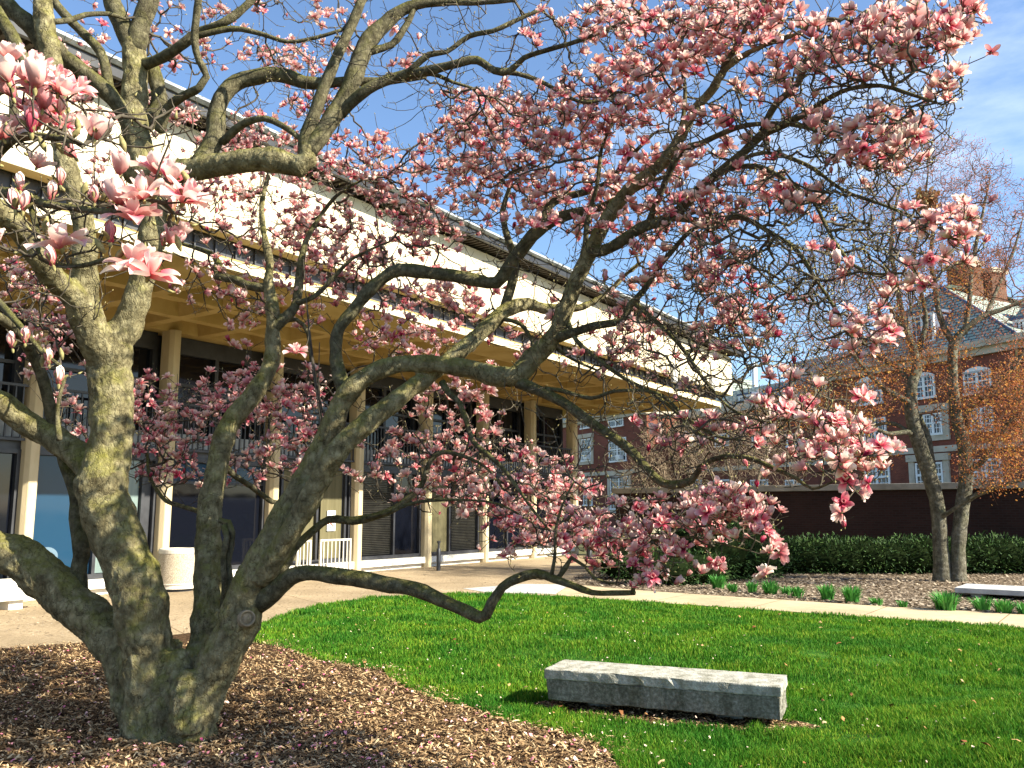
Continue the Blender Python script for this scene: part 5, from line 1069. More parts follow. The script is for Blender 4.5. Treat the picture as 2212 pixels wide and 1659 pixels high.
# --- where flowers stand: (cx, cy, rx, ry, count, depth near, depth far)
CL = [
 (985,900,110,85,120,6.8,8.2),(900,1010,150,70,165,7.0,8.6),(1080,1050,150,85,230,6.6,8.2),(1200,1100,110,75,135,6.1,7.4),(1290,1160,95,55,100,5.3,6.2),(1430,1140,110,60,110,4.9,5.9),(1570,1110,85,48,110,4.7,5.4),(1410,1232,40,26,26,5.0,5.6),(1520,1222,42,24,12,5.0,5.6),(1655,1190,22,20,10,4.8,5.2),(1090,1150,60,40,34,6,7),
 (1700,890,80,38,30,4.2,5),(1820,930,75,45,42,4.1,4.9),(1790,990,70,38,34,4.1,4.9),(1850,1020,38,26,13,4.1,4.6),(1832,1092,24,16,6,4.1,4.4),(1905,965,30,14,7,4.0,4.4),(1650,980,70,60,22,4.5,5.4),(1560,950,80,50,18,4.8,5.6),(1440,945,60,45,16,5,6),
 (900,680,130,80,105,7.0,9.0),(870,745,90,40,36,7,8.8),(1100,700,120,80,46,6.3,8),(1370,720,70,50,56,6.1,7.6),(1300,770,80,50,40,6.1,7.5),(1480,790,60,50,16,5.4,6.4),(980,620,90,40,50,7,8.5),
 (600,330,130,60,120,7.6,9.6),(760,350,150,60,140,7.4,9.4),(560,460,130,70,120,7.6,9.6),(780,500,160,80,190,7.4,9.2),(700,570,120,60,100,7.4,9.4),(620,640,130,60,56,7.6,9.4),(450,420,60,60,36,7.6,9),
 (910,420,100,60,100,7.2,8.8),(930,500,70,40,60,7.2,8.4),
 (620,130,90,45,90,8.5,10.5),(700,22,90,35,26,7,9),(820,90,110,50,26,6.8,8.4),(590,250,80,50,30,7,9),(470,90,70,60,22,7,9),(690,230,60,40,40,8,10),
 (1050,250,90,60,130,6.8,8.4),(1000,320,80,60,120,6.8,8.4),(1130,330,130,80,190,6.2,7.9),(1250,260,120,70,180,5.8,7.3),(1350,200,120,70,150,5.4,6.9),(1450,100,120,60,130,5,6.4),(1400,28,130,32,84,5,6.4),(1570,60,110,60,120,4.7,5.9),(1700,95,100,60,52,4.4,5.4),(1640,24,60,26,40,4.5,5.3),(1860,90,110,50,62,4.1,5),(2050,62,50,40,40,3.9,4.5),(1990,82,40,20,16,4,4.5),(2085,36,26,20,14,3.9,4.3),(2052,178,28,32,16,3.9,4.4),(1930,120,60,40,20,4,4.7),(1890,46,60,36,30,4.1,4.8),(1790,130,70,50,26,4.4,5),(1930,40,50,30,20,4,4.6),(1240,50,120,40,40,5.8,7),
 (1130,450,120,60,90,6,7.8),(1250,420,110,60,100,5.9,7.4),(1380,380,100,80,100,5.6,7),(1330,490,90,60,60,5.8,7.2),(1480,560,110,80,80,5.3,6.6),(1560,620,80,70,64,5.1,6.2),(1620,690,60,50,50,5,6),(1480,480,80,50,50,5.3,6.4),(1545,430,80,50,56,5.1,6.2),(1625,400,60,45,26,5,5.8),(1560,730,50,50,30,5.1,6.1),(1690,810,30,20,10,4.6,5.2),(1560,300,90,60,40,5.1,6),(1660,200,80,60,28,4.9,5.7),(1340,590,70,60,24,5.8,7),
 (1860,300,90,38,46,4.1,5),(1950,312,46,36,40,4.0,4.6),(1900,250,38,26,14,4.1,4.7),(1840,365,70,28,22,4.2,5),(1730,440,36,26,16,4.6,5.2),(2000,480,36,18,16,4,4.5),(2082,520,34,44,24,3.9,4.4),(2070,468,26,14,8,3.9,4.4),(1820,540,60,16,8,4.3,4.8),(1960,600,40,26,12,4.1,4.6),(1780,680,40,20,8,4.4,4.9),(1890,700,46,26,16,4.2,4.7),(1855,762,26,18,7,4.2,4.7),(1700,420,60,40,16,4.7,5.4),(1780,260,50,30,12,4.5,5.2),
 (50,620,70,70,56,6.8,8.8),(110,710,60,50,36,7,9),(120,800,60,80,44,7.2,9.2),(150,930,50,60,24,7.4,9.2),(60,600,60,30,20,6.6,8),
 (330,870,60,60,60,7.6,9.4),(340,980,62,60,80,7.6,9.4),(430,1000,50,60,30,7.8,9.2),(420,900,60,50,50,7.6,9.2),(500,860,80,55,90,7.6,9.6),(560,840,60,50,50,7.6,9.4),(650,900,60,70,90,7.4,9.4),(620,980,70,50,60,7.4,9.2),(520,1010,50,36,30,7.6,9),(700,850,50,50,36,7.4,9),(530,720,40,30,14,7.8,9.2),(300,830,30,30,12,7.8,9.2),(480,560,60,30,20,7.4,8.8),(540,630,50,30,18,7.4,8.8),(440,640,70,30,16,7.6,9),
 (180,120,50,46,20,7.4,8.8),(220,40,60,36,10,7.2,8.6),(370,100,60,46,14,7.2,8.6),(350,14,70,20,14,7,8.4),(190,240,50,30,22,7.2,8.6),(330,230,30,30,12,7.4,8.8),(400,280,70,60,30,7.4,9),(210,380,70,50,24,7.2,9),(230,420,40,30,16,7.2,9),(370,250,40,30,14,7.2,8.6),(520,20,60,26,16,7,8.6),
 # above the frame: the crown goes on
 (600,-80,400,70,140,6.4,9),(1300,-90,350,70,170,5.2,7.5),(200,-90,250,60,60,5.8,8.4),(1750,-70,220,50,50,4.4,5.8),
]
tg = []
def ell(cx, cy, rx, ry, n_, y0, y1, spread=1.0):
    for _ in range(n_):
        a = random.uniform(0, 6.283); q = math.sqrt(random.random()) * 1.08; tg.append((*at(cx + math.cos(a) * q * rx * spread, cy + math.sin(a) * q * ry * spread, random.uniform(y0, y1)),))
for c in CL:
    # gather into clumps of a few flowers
    n_ = int(c[4] * (.74 if 850 < c[1] < 1260 and 800 < c[0] < 1650 else .12 if c[1] < -50 else .95 if c[6] > 8.3 else .76)); i = 0
    while i < n_:
        a = random.uniform(0, 6.283); q = math.sqrt(random.random()) * 1.06; Y = random.uniform(c[5], c[6]); base = at(c[0] + math.cos(a) * q * c[2], c[1] + math.sin(a) * q * c[3], Y)
        for _ in range(random.choice((1, 1, 2, 2, 3))):
            tg.append(tuple(base + Vector((random.gauss(0, .06), random.gauss(0, .06), random.gauss(0, .045))))); i += 1
NFL = len(tg)
# bare tips
for c in CL:
    if c[4] > 12: ell(*c[:4], int(c[4] * .6), c[5], c[6], 1.3)
for c in [(1000,150,420,160,260,6,7.6),(500,120,260,150,130,6.4,8.4),(1300,420,320,200,420,5.6,7.4),(1650,400,260,250,700,4.6,6.2),(1850,250,200,170,420,4.2,5.2),(1700,600,230,160,620,4.5,6),(1600,850,230,130,480,4.6,6),(1500,720,170,120,260,5,6.4),(1150,120,330,130,260,5.6,7.2),(1450,960,180,110,120,5,6.2),(1850,640,140,100,130,4.3,5.2),(650,560,260,160,160,7,9),(900,560,200,120,110,6.8,8.6),(250,420,180,180,110,6.6,8.6),(120,620,110,120,110,5.4,8),(1250,1020,260,110,150,5.6,7),(1250,800,170,110,120,5.8,7.2),(450,950,140,120,100,7.4,9),(1980,540,100,80,90,4,4.8),(1950,180,130,100,140,4,4.9),(1750,450,200,180,260,4.5,5.6),(1350,650,200,120,160,5.6,6.8),(860,840,120,60,40,6.6,8),(1150,1200,90,50,24,5.8,6.6)]: ell(*c)
# near flowers at the left (x, y, depth, kind, size, tone, tilt x, tilt z)
NEAR = [(25,110,2.25,5,1.0,.15,0,.6),(78,128,2.2,1,.95,.0,.3,.6),(20,150,2.05,0,1.1,.1,-.2,.7),(78,165,2.0,6,1.15,.25,.1,.9),(30,185,2.1,3,1.0,.5,-.2,.5),(128,178,2.2,1,1.0,.0,.4,.9),(120,150,2.25,2,.9,.0,.4,.3),(94,213,2.2,3,.95,.65,.2,.8),(71,262,2.15,7,1.2,.85,.1,1),(64,250,2.25,3,.9,.6,.2,.8),(10,275,2.2,2,1.0,.2,-.3,.7),(45,262,2.3,1,.9,.3,.2,.6),(138,254,2.3,2,.8,.25,.4,.7),(206,272,2.15,0,1.1,.1,.2,.9),(150,286,2.2,7,.75,.2,.1,1),(132,225,2.25,7,.9,.2,.2,1),(0,330,2.2,2,.9,.5,-.5,.1),
 (46,385,2.1,7,.85,.15,0,1),(133,374,2.15,7,.85,.25,.1,1),(112,405,2.1,7,.9,.1,.2,1),(36,425,2.05,7,.95,.3,-.1,1),(52,428,2.05,7,.9,.1,.2,1),(206,412,2.05,7,.85,.5,0,1),(241,495,2.0,7,.95,.75,.05,1),(118,545,2.0,7,.9,.3,-.2,.9),(355,505,2.2,7,.7,.35,.1,1),
 (262,352,2.1,3,.95,.4,.1,.9),(344,350,2.15,1,1.1,.0,-.1,.8),(366,368,2.1,0,1.05,.1,.4,.8),(312,400,2.0,2,1.0,.1,-.1,.7),(262,416,2.0,3,1.1,.3,-.2,.8),(292,444,2.0,2,1.0,.25,0,.5),(398,408,2.05,2,1.15,.0,.5,.7),(375,432,2.1,7,.8,.2,0,1),(330,385,2.2,1,.9,.1,.2,.7),
 (136,506,2.05,2,1.15,.0,-.1,.8),(300,548,2.0,2,1.2,.0,-.2,.7),(322,568,1.98,2,1.1,.0,.3,.7),(368,498,2.15,0,.8,.35,.4,.5),(384,488,2.2,3,.8,.4,.4,.5),
 (29,733,3.0,7,1.1,.3,-.1,1),(56,722,3.0,7,1.1,.35,.1,1),(108,768,3.0,7,1.1,.2,0,1),(128,810,3.0,7,1.2,.2,.1,1),(640,752,5.6,2,1.3,.0,.1,.5),(686,690,6.2,3,1.1,.7,.4,.5),(1306,598,5.2,7,1.25,.7,0,1),(0,505,2.1,2,.8,.4,-.6,.2)]
n0 = len(tg)
for _ in range(16):
    q = random.choice(NEAR[:18]); NEAR.append((q[0] + random.uniform(-30, 40), q[1] + random.uniform(-55, 45), q[2] + random.uniform(.05, .35), random.choice((0, 1, 2, 3, 6)), random.uniform(.7, 1.0), random.uniform(.1, .6), random.uniform(-.5, .6), random.uniform(.3, .9)))
for q in NEAR: tg.append(tuple(at(q[0], q[1], q[2]) - Vector((0, 0, .035))))
NN = len(tg) - n0
for _ in range(130): tg.append(tuple(at(random.uniform(-20, 420), random.choice((random.uniform(230, 330), random.uniform(400, 560))), random.uniform(2.0, 2.5))))
# attach: twigs grow from the limbs
sP = np.array([tuple(p) for p in seedP], np.float32); sC = np.array(seedC, np.float32); sD = np.array([tuple(p) for p in seedD], np.float32)
P, D, par, tipof = grow(sP, sC, sD, tg, step=.09, wander=.017, bf=.22, upturn=.45)
S = len(sP); r = radii(par, S, .0027, 2.25)
seedr = np.array(sC) / 9; r[:S] = seedr; r[S:] = np.minimum(r[S:], .022)
for i in range(S, len(P)):
    if par[i] < S: r[i] = min(r[i], seedr[par[i]] * .9)
    else: r[i] = min(r[i], r[par[i]])
V, F = edges_mesh(P, D, par, r, S, 5)
mpart(tag(np_obj('twigs', V, F, M['twig'], smooth=True), kind='stuff'))
V, F, sp1, sd1 = spurs(P, D, r, S, .6, .02, .09)
mpart(tag(np_obj('spurs', V, F, M['twig'], smooth=True), kind='stuff'))
# small pointed buds at bare tips
bt = np.concatenate([P[tipof[NFL:n0]], sp1[::3]]); bdv = np.concatenate([D[tipof[NFL:n0]], sd1[::3]]); 
bv = np.array([(0, 0, 0), (.0042, 0, .007), (0, .0042, .007), (-.0042, 0, .007), (0, -.0042, .007), (0, 0, .021)]); bf_ = np.array([[0, 1, 2, 2], [0, 2, 3, 3], [0, 3, 4, 4], [0, 4, 1, 1], [5, 2, 1, 1], [5, 3, 2, 2], [5, 4, 3, 3], [5, 1, 4, 4]])[:, :3]
V, F, _ = scatter(bv, bf_, None, bt, bdv + np.array([0, 0, .3]), rng.uniform(.7, 1.35, len(bt)))
mpart(tag(np_obj('bare_buds', V, F, M['calyx']), kind='stuff'))
# flowers
fp_ = P[tipof[:NFL]].astype(float); fd = D[tipof[:NFL]] * .5 + np.array([0, 0, .85]) + rng.normal(0, .38, (NFL, 3)) + np.array([.12, -.05, 0])
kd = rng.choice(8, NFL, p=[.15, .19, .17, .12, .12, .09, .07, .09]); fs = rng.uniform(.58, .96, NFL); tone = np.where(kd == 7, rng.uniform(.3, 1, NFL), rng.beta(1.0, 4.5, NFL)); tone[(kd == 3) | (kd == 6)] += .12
# a random few of the flowers are a deeper coloured sort
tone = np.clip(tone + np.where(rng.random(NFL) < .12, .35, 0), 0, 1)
px = np.array([proj(p) for p in fp_]); inf = (px[:, 0] > 5) & (px[:, 0] < 2207) & (px[:, 1] > 5) & (px[:, 1] < 1650)
dist = np.linalg.norm(fp_ - np.array([0, 0, EYE]), axis=1); size = np.where(inf, fs / dist, 0)
top = set(np.argsort(-size)[:100 - NN].tolist())
hqm = {}
def hq_mesh(k, tn):
    key = (k, int(tn * 4.99))
    if key not in hqm:
        v, f, u = HQ[k]; cv, cf = calyx(True, k == 7); u = u.copy(); u[:, 0] = key[1] / 4.5
        Vv = np.concatenate([v, cv]); Ff = np.concatenate([f, cf + len(v)]); Uu = np.concatenate([u, np.zeros((len(cv), 2))]); mi = np.concatenate([np.zeros(len(f)), np.ones(len(cf))])
        hqm[key] = np_mesh('flower', Vv, Ff, [M['petal'], M['calyx']], uv=Uu, mi=mi, smooth=True)
    return hqm[key]
def put(pos, d, k, s, tn):
    o = bpy.data.objects.new('flower', hq_mesh(k, tn)); link(o); q = Vector(d).normalized().to_track_quat('Z', 'Y') @ Vector((0, 0, 1)).rotation_difference(Vector((0, 0, 1)))
    mtx = Matrix.Translation(Vector(pos)) @ q.to_matrix().to_4x4() @ Matrix.Rotation(random.uniform(0, 6.28), 4, 'Z') @ Matrix.Diagonal((s, s, s, 1))
    o.parent = mag; o.matrix_parent_inverse = minv; o.matrix_basis = mtx
for i in top: put(fp_[i], fd[i], int(kd[i]), float(fs[i]), float(tone[i]))
for q in NEAR:
    put(at(q[0], q[1], q[2]) - Vector((0, 0, .035)), (q[6], -.25, q[7]), q[3], q[4] * .82, q[5])
parts = []; cparts = []
cv, cf = calyx(False)
for k in range(8):
    ii = np.array([i for i in np.where(kd == k)[0] if i not in top])
    v, f, u = TPL[k]; parts.append(scatter(v, f, u, fp_[ii], fd[ii], fs[ii], tone=tone[ii]))
ii = np.array([i for i in range(NFL) if i not in top]); V, F, _ = scatter(cv, cf, None, fp_[ii], fd[ii], fs[ii])
mpart(tag(np_obj('calyxes', V, F, M['calyx']), kind='stuff'))
V, F, U = cat(parts); mpart(tag(np_obj('blossoms', V, F, M['petal'], uv=U, smooth=True), kind='stuff'))
# furry leaf buds and scales near the camera
lb = []
for (x, y, Y) in ((155,300,2.2),(170,285,2.2),(98,325,2.15),(190,305,2.15),(270,325,2.1),(135,330,2.2),(178,425,2.05),(220,430,2.05),(330,440,2.05),(225,545,2.0),(250,560,2.0),(390,540,2.1),(40,440,2.1),(150,300,2.2),(95,500,2.1),(410,395,2.1),(90,790,3.0),(135,775,3.0)):
    o = bpy.data.objects.new('leaf_bud', hqm.setdefault('leaf', np_mesh('leaf_bud', *(lambda v, f: (np.array([tuple(q) for q in v]), f))(*tube([Vector((0, 0, -.004)), Vector((0, 0, .006)), Vector((.001, 0, .018)), Vector((.002, 0, .030)), Vector((.003, 0, .040))], [.002, .006, .0085, .006, .0015], 10, 0)), M['calyx'], smooth=True)))
    link(o); p = at(x, y, Y); mtx = Matrix.Translation(p) @ Vector((random.uniform(-.8, .8), -.2, 1)).to_track_quat('Z', 'Y').to_matrix().to_4x4(); o.parent = mag; o.matrix_parent_inverse = minv; o.matrix_basis = mtx

# ------------------------------------------------------------------ tree beyond the path
TP = gnd(2053, 1256)
oak = empty('oak_tree', TP); tag(oak, 'twin stemmed grey tree with orange brown withered leaves at the right', 'tree'); oinv = Matrix.Translation(-TP)
def opart(o): o.parent = oak; o.matrix_parent_inverse = oinv; return o
D0 = TP.y
OAK = [
 [(2036,1268,0,50),(2036,1245,0,40),(2032,1182,0,32),(2026,1098,0,31),(2017,1060,0,32),(2004,1015,0,33),(1986,960,0,32),(1973,914,0,30),(1967,863,0,27),(1969,829,0,26),(1981,797,.1,22),(1975,760,.2,18),(1958,715,.3,15),(1945,660,.4,13),(1935,600,.5,11),(1925,540,.6,9),(1930,470,.7,7),(1945,400,.8,5)],
 [(2068,1268,-.1,48),(2069,1245,-.1,36),(2070,1182,-.1,30),(2078,1098,-.1,30),(2086,1049,-.1,30),(2086,998,-.1,29),(2080,948,-.1,27),(2069,914,-.1,25),(2060,850,-.1,23),(2057,779,-.1,21),(2062,740,-.1,20),(2085,712,-.2,17),(2123,684,-.3,15),(2174,665,-.4,13),(2212,647,-.5,11),(2270,610,-.5,8),(2320,560,-.5,5)],
 [(2064,748,-.1,16),(2042,713,0,14),(2027,670,.1,12),(2020,620,.2,11),(2010,560,.3,9),(2015,490,.4,8),(2000,430,.5,7),(2005,360,.5,5),(1995,300,.5,3)],
 [(2084,720,-.2,12),(2094,650,-.2,10),(2098,590,-.1,9),(2110,520,0,8),(2125,450,.1,6),(2140,380,.2,4)],
 [(2088,920,0,16),(2092,885,0,16),(2123,856,-.3,15),(2157,829,-.5,14),(2191,789,-.8,12),(2225,730,-1,10),(2250,660,-1.2,7)],
 [(2090,1020,-.1,14),(2127,992,-.5,12),(2160,941,-.9,10),(2190,900,-1.2,8),(2240,880,-1.5,6)],
 [(2084,1085,-.1,14),(2100,1074,-.3,12),(2133,1059,-.8,11),(2198,1039,-1.4,9),(2260,1030,-1.8,6)],
 [(2030,1120,0,10),(2060,1100,-.5,9),(2120,1060,-1,7)],
 [(2018,1060,0,20),(2010,1000,.2,20),(2004,950,.3,18),(1992,915,.4,16),(1988,895,.4,11)],
 [(1972,880,0,15),(1958,865,-.1,13),(1920,846,-.3,12),(1887,819,-.5,11),(1853,779,-.6,9),(1820,740,-.8,7),(1780,700,-.9,5),(1740,650,-1,3)],
 [(1969,840,0,13),(1950,806,.2,12),(1925,785,.4,11),(1890,770,.6,9),(1850,765,.8,7),(1800,780,1,5),(1750,790,1.2,3)],
 [(1975,940,0,13),(1961,933,-.1,12),(1920,937,-.4,10),(1887,924,-.6,9),(1850,915,-.9,7),(1800,890,-1.1,5),(1740,870,-1.3,3)],
 [(1965,935,0,10),(1930,915,.4,9),(1890,920,.8,6),(1840,950,1.2,4)],
 [(1978,790,.1,14),(1990,740,.3,12),(2000,690,.4,10),(1990,630,.5,9),(1975,560,.6,8),(1985,500,.7,6),(1975,440,.7,4)],
 [(1955,705,.3,10),(1920,660,.5,8),(1880,600,.6,6),(1850,540,.7,5),(1830,480,.8,3)],
 [(2130,680,-.3,8),(2160,610,-.1,7),(2190,540,0,6),(2210,470,.1,4)],
]
sP, sC, sD = [], [], []
seedP, seedC, seedD = [], [], []
for li, L_ in enumerate(OAK):
    t3 = to3([(x, y, D0 + dy, w_ * .86 * (1 if q_ < len(L_) * .6 or li < 1 else 1 - .55 * (q_ / (len(L_) - 1) - .6) / .4)) for q_, (x, y, dy, w_) in enumerate(L_)]); pts, rad = spline(t3, .15); v, f = tube(pts, rad, 14, .09, seed=li * 2.3)
    opart(np_obj('trunk' if li < 2 else 'limb', np.array([tuple(q) for q in v]), f, M['oakbark'], smooth=True))
    for i, (p, q) in enumerate(zip(pts, rad)):
        if q < .11 and i > len(pts) * .15: seedP.append(tuple(p)); seedC.append(q * 8); seedD.append(tuple((pts[min(i + 1, len(pts) - 1)] - pts[max(i - 1, 0)]).normalized()))
tg2 = []; kind2 = []
def ell2(cx, cy, rx, ry, n_, y0, y1, k):
    for _ in range(n_):
        a = random.uniform(0, 6.283); q = math.sqrt(random.random()); tg2.append(tuple(at(cx + math.cos(a) * q * rx, cy + math.sin(a) * q * ry, D0 + random.uniform(y0, y1)))); kind2.append(k)
# k: 0 bare / buds, 1 leafy
for c in [(2000,440,150,160,420,-1.5,2.5,0),(2130,480,120,130,300,-2,2,0),(1880,560,130,150,300,-1.5,2.2,0),(1760,640,110,110,160,-1.5,2,0),(2180,640,100,120,280,-2.5,1.5,0),(1850,680,130,100,200,-2,2,0),(2050,500,140,120,240,-1.5,2,0),(1980,320,70,60,90,-.8,1.5,0),(2050,360,120,60,120,-1,1.5,0),
          (1830,860,130,60,230,-2,1.5,1),(1720,880,90,50,110,-2,1,1),(1900,760,120,60,170,-1.5,1.5,1),(2020,760,90,50,110,-1,1.5,1),(1930,640,110,70,130,-1.5,1.5,1),(2060,620,80,90,130,-1.5,1.5,1),(2160,880,90,90,330,-2.6,.5,1),(2150,990,90,70,220,-2.6,.5,1),(2230,820,70,80,160,-3,.5,1),(1860,980,90,40,70,-1.8,1,1),(2060,870,60,60,60,-1.2,1,1),(2000,560,60,60,60,-.8,1.2,1),(1780,760,90,60,90,-1.6,1.4,1),(2280,930,80,120,120,-3,0,1)]: ell2(*c)
P, D, par, tipof = grow(np.array(seedP, np.float32), np.array(seedC, np.float32), np.array(seedD, np.float32), tg2, step=.22, wander=.035, bf=.22, upturn=.3)
S = len(seedP); r = radii(par, S, .0048, 2.3); sr = np.array(seedC) / 8; r[:S] = sr; r[S:] = np.minimum(r[S:], .045)
for i in range(S, len(P)):
    r[i] = min(r[i], sr[par[i]] * .9 if par[i] < S else r[par[i]])
V, F = edges_mesh(P, D, par, r, S, 4); opart(tag(np_obj('twigs', V, F, M['oaktwig'], smooth=True), kind='stuff'))
V, F, e1, d1 = spurs(P, D, r, S, 1.0, .12, .40, thick=.0042); opart(tag(np_obj('side_twigs', V, F, M['oaktwig'], smooth=True), kind='stuff'))
k2 = np.array(kind2)
lv = np.array([(-.5, 0, 0), (-.15, .32, .06), (.3, .26, .0), (.6, 0, .1), (.25, -.28, .02), (-.2, -.3, .05)]); lf = np.array([[0, 1, 2, 5], [5, 2, 3, 4]])
def leafclump(pos, n_per, sd__, scl):
    p = np.repeat(pos, n_per, 0) + rng.normal(0, sd__, (len(pos) * n_per, 3)); d = rng.normal(0, 1, p.shape); return scatter(lv, lf, None, p, d, rng.uniform(.6, 1.3, len(p)) * scl)[:2]
lp = P[tipof[k2 == 1]].astype(float); V, F = leafclump(lp, 9, .14, .046); opart(tag(np_obj('dry_leaves', V, F, M['dryleaf']), kind='stuff'))
lp = np.concatenate([P[tipof[k2 == 0]].astype(float), e1[::2]]); lp = lp[(rng.random(len(lp)) < .8)]; V, F = leafclump(lp, 5, .07, .034); opart(tag(np_obj('red_buds', V, F, M['redbud']), kind='stuff'))
# squirrel nest
np_c = np.array([at(2002, 432, D0 + .5)]); V, F = leafclump(np_c + rng.normal(0, .11, (300, 3)), 2, .04, .13)
tag(np_obj('squirrel_nest', V, F, M['deadleaf']), 'dark ball of leaves and twigs high in the twin stemmed tree', 'nest')

# bare shrubby trees before the brick hall
def bare_tree(label, bx, by, Y, clumps, n_, hgt):
    P0_ = at(bx, by, Y); P0_.z = 0; t = empty('bare_tree', P0_); tag(t, label, 'tree', None); inv = Matrix.Translation(-P0_)
    sp, sc_, sd2 = [], [], []
    for k in range(5):
        a = k * 1.256 + .4; top_ = P0_ + Vector((math.cos(a) * hgt * .28, math.sin(a) * hgt * .2, hgt * random.uniform(.6, .8)))
        pts, rad = spline([(P0_ + Vector((0, 0, -.1)), .13), (P0_ + (top_ - P0_) * .35 + Vector((0, 0, .4)), .085), (top_, .03)], .3)
        v, f = tube(pts, rad, 8, .1, seed=k + bx); o = np_obj('trunk', np.array([tuple(q) for q in v]), f, M['baretwig'], t, smooth=True); o.matrix_parent_inverse = inv
        for i in range(len(pts) // 4, len(pts)): sp.append(tuple(pts[i])); sc_.append(rad[i] * 5); sd2.append(tuple((pts[i] - pts[i - 1]).normalized()))
    T = []
    for (cx, cy, rx, ry, m_) in clumps:
        for _ in range(m_):
            a = random.uniform(0, 6.283); q = math.sqrt(random.random()); T.append(tuple(at(cx + math.cos(a) * q * rx, cy + math.sin(a) * q * ry, Y + random.uniform(-2, 2))))
    P, D, par, tp = grow(np.array(sp, np.float32), np.array(sc_, np.float32), np.array(sd2, np.float32), T, step=.35, wander=.05, bf=.2, upturn=.2)
    S = len(sp); r = np.minimum(radii(par, S, .008, 2.3), .07); r[:S] = .03
    V, F = edges_mesh(P, D, par, r, S, 3); o = tag(np_obj('twigs', V, F, M['baretwig'], t), kind='stuff'); o.matrix_parent_inverse = inv
    V, F, _, _ = spurs(P, D, r, S, 1.0, .25, .8, seg=2, thick=.008); o = tag(np_obj('side_twigs', V, F, M['baretwig'], t), kind='stuff'); o.matrix_parent_inverse = inv
bare_tree('bare fuzzy brown tree in front of the recessed brick facade, left one', 1450, 1100, 38, [(1450,1000,80,90,420),(1400,1040,60,60,160)], 1, 5.0)
bare_tree('taller bare fuzzy brown tree before the middle of the brick hall', 1600, 1100, 42, [(1590,950,110,80,460),(1660,1010,90,60,220)], 1, 6.5)

# ------------------------------------------------------------------ hedge, shrubs, green clumps
def leafy(name, label, catg, blobs, n_per, ls, core=True, group=None):
    base = Vector((sum(b[0] for b in blobs) / len(blobs), sum(b[1] for b in blobs) / len(blobs), 0)); t = empty(name, base); tag(t, label, catg, group); inv = Matrix.Translation(-base)
    Vv, Ff, of = [], [], 0; pos = []; dr = []
    for (x, y, z, rx, ry, rz) in blobs:
        n_ = int(n_per * (rx * ry + rx * rz + ry * rz)); d = rng.normal(0, 1, (n_, 3)); d /= np.linalg.norm(d, axis=1, keepdims=True)
        d = np.sign(d) * np.abs(d) ** .8
        rr_ = np.array([1 + .24 * noise.noise(Vector(q) * 3.1 + Vector((x, y, 0))) + .2 * noise.noise(Vector(q) * 7 + Vector((x, y, 5))) for q in d])[:, None] * rng.uniform(.86, 1.03, (n_, 1))
        p = np.array([x, y, z]) + d * rr_ * np.array([rx, ry, rz]); k = p[:, 2] > .03; pos.append(p[k]); dr.append((d + rng.normal(0, .55, d.shape) + np.array([0, 0, .3]))[k])
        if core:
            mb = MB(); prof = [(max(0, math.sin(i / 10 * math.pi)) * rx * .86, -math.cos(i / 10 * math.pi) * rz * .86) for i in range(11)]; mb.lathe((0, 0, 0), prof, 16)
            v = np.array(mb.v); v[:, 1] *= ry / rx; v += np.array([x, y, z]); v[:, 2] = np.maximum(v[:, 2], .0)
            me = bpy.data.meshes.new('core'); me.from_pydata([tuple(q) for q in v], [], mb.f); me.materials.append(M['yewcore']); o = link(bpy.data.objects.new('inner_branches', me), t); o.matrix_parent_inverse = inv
    pos = np.concatenate(pos); dr = np.concatenate(dr)
    tv = np.array([(-.12, 0, 0), (.12, 0, 0), (.16, 0, .55), (0, .1, 1.0), (-.16, 0, .55)]) ; tf = np.array([[0, 1, 2, 4], [4, 2, 3, 3]])
    tv = np.array([(-.16, 0, 0), (.16, 0, 0), (.10, .05, 1.0), (-.10, .05, 1.0)]); tf = np.array([[0, 1, 2, 3]])
    V, F, _ = scatter(tv, tf, None, pos, dr, rng.uniform(.6, 1.4, len(pos)) * ls)
    o = np_obj('foliage', V, F, M['yew'], t); o.matrix_parent_inverse = inv
hA, hB = gnd(1600, 1243), gnd(2500, 1243); blobs = []
hd = (hB - hA); n_ = 19
for k in range(n_):
    p = hA + hd * k / (n_ - 1) + Vector((0, 1.0, 0)); hz = .42 + .05 * math.sin(k * 2.3)
    blobs.append((p.x, p.y, hz, .85, .95, .52 + .06 * math.sin(k * 1.7)))
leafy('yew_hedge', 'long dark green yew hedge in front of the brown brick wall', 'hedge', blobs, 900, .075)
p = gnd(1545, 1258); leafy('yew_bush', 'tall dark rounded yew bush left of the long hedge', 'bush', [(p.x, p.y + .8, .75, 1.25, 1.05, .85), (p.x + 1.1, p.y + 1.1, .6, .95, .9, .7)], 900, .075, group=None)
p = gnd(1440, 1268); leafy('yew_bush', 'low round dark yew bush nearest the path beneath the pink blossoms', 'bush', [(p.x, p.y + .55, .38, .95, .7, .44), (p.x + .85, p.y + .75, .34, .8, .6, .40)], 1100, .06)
p = gnd(1355, 1255); leafy('yew_bush', 'small dark bush at the end of the path by the brick planter', 'bush', [(p.x, p.y + .5, .35, .7, .6, .40)], 1000, .06)
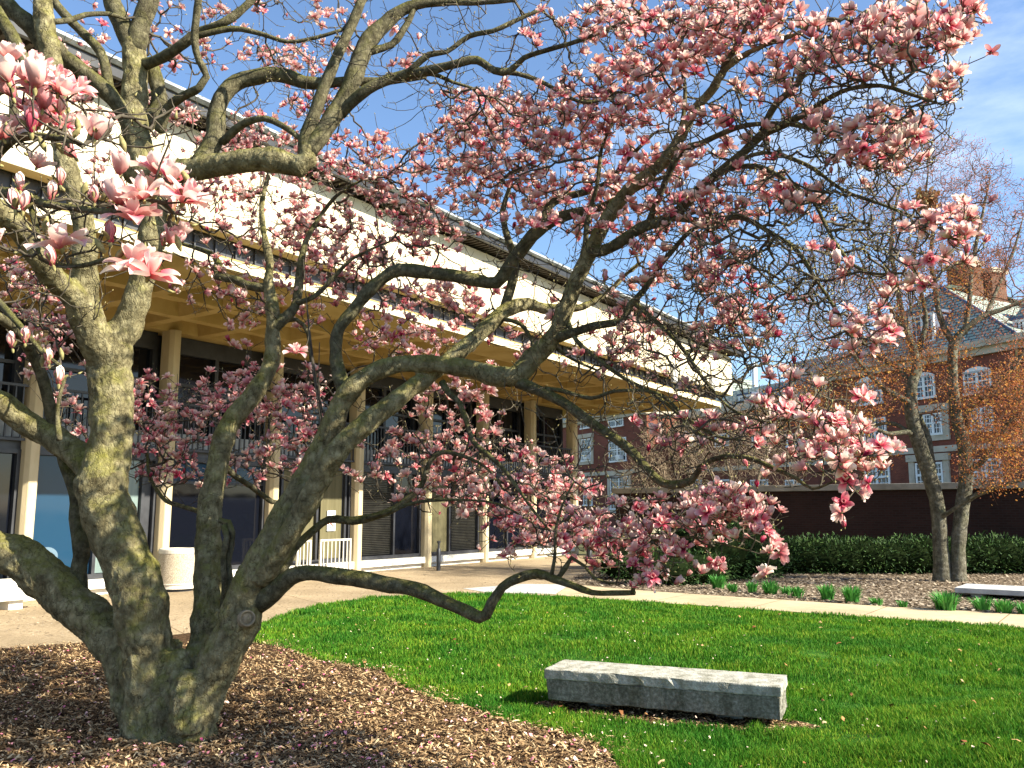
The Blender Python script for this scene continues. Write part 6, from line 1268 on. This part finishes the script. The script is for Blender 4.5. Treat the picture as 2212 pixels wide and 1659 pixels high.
def clump(x, y, h_, n_, sp, label):
    p = gnd(x, y, .006); n = n_; a = rng.uniform(0, 6.283, n); q = rng.random(n) ** .6 * sp; bx, by = p.x + np.cos(a) * q * .5, p.y + np.sin(a) * q * .5
    hh = rng.uniform(.6, 1.0, n) * h_; out = rng.uniform(.1, .9, n) * sp * .8; wv = rng.uniform(.009, .018, n); rows = []
    for t_, wf in ((0, .7), (.35, 1), (.7, .85), (1, .1)):
        cx, cy, cz = bx + np.cos(a) * out * t_ ** 1.8, by + np.sin(a) * out * t_ ** 1.8, hh * (t_ - .22 * t_ ** 3 * (out / (sp + 1e-6)))
        for s in (-1, 1): rows.append(np.stack([cx - np.sin(a) * wv * wf * s, cy + np.cos(a) * wv * wf * s, cz + .005], 1))
    V = np.stack(rows, 1).reshape(-1, 3); b = np.arange(n)[:, None] * 8; F = np.concatenate([b + np.array([2 * j, 2 * j + 1, 2 * j + 3, 2 * j + 2]) for j in range(3)], 1).reshape(-1, 4)
    V = V - np.array([p.x, p.y, 0]); o = np_obj('lily_clump', V, F, M['lily']); o.location = (p.x, p.y, 0); tag(o, label, 'plant', 'green clumps of young leaves along the path')
for q in ((1552,1272,.34,150,.26,'large green leaf clump beneath the low blossoms, leftmost along the path'),(1582,1279,.22,60,.18,'thin green clump just right of the leftmost large clump'),(1624,1280,.26,60,.20,'bluish small green clump between two larger ones near the round bush'),(1664,1284,.32,140,.26,'third big green clump from the left along the path edge'),
          (1697,1285,.22,60,.18,'small clump touching the third big green clump'),(1722,1291,.26,90,.22,'dark green clump left of the two tall bright clumps'),(1787,1296,.34,130,.24,'tall bright green clump, left of the central pair by the path'),(1841,1302,.36,140,.26,'tall bright green clump, right of the central pair by the path'),
          (1895,1307,.16,50,.18,'short sparse green clump right of the central tall pair'),(1951,1312,.14,40,.14,'smallest green sprout clump alone on the chips'),(2044,1318,.36,170,.32,'widest green clump at the corner of the pale slab bench'),(2122,1318,.26,90,.26,'green clump before the middle of the pale slab bench'),(2168,1324,.26,90,.24,'green clump right of the one before the slab bench'),(2215,1326,.24,70,.24,'green clump cut by the right edge of the picture')):
    clump(*q)
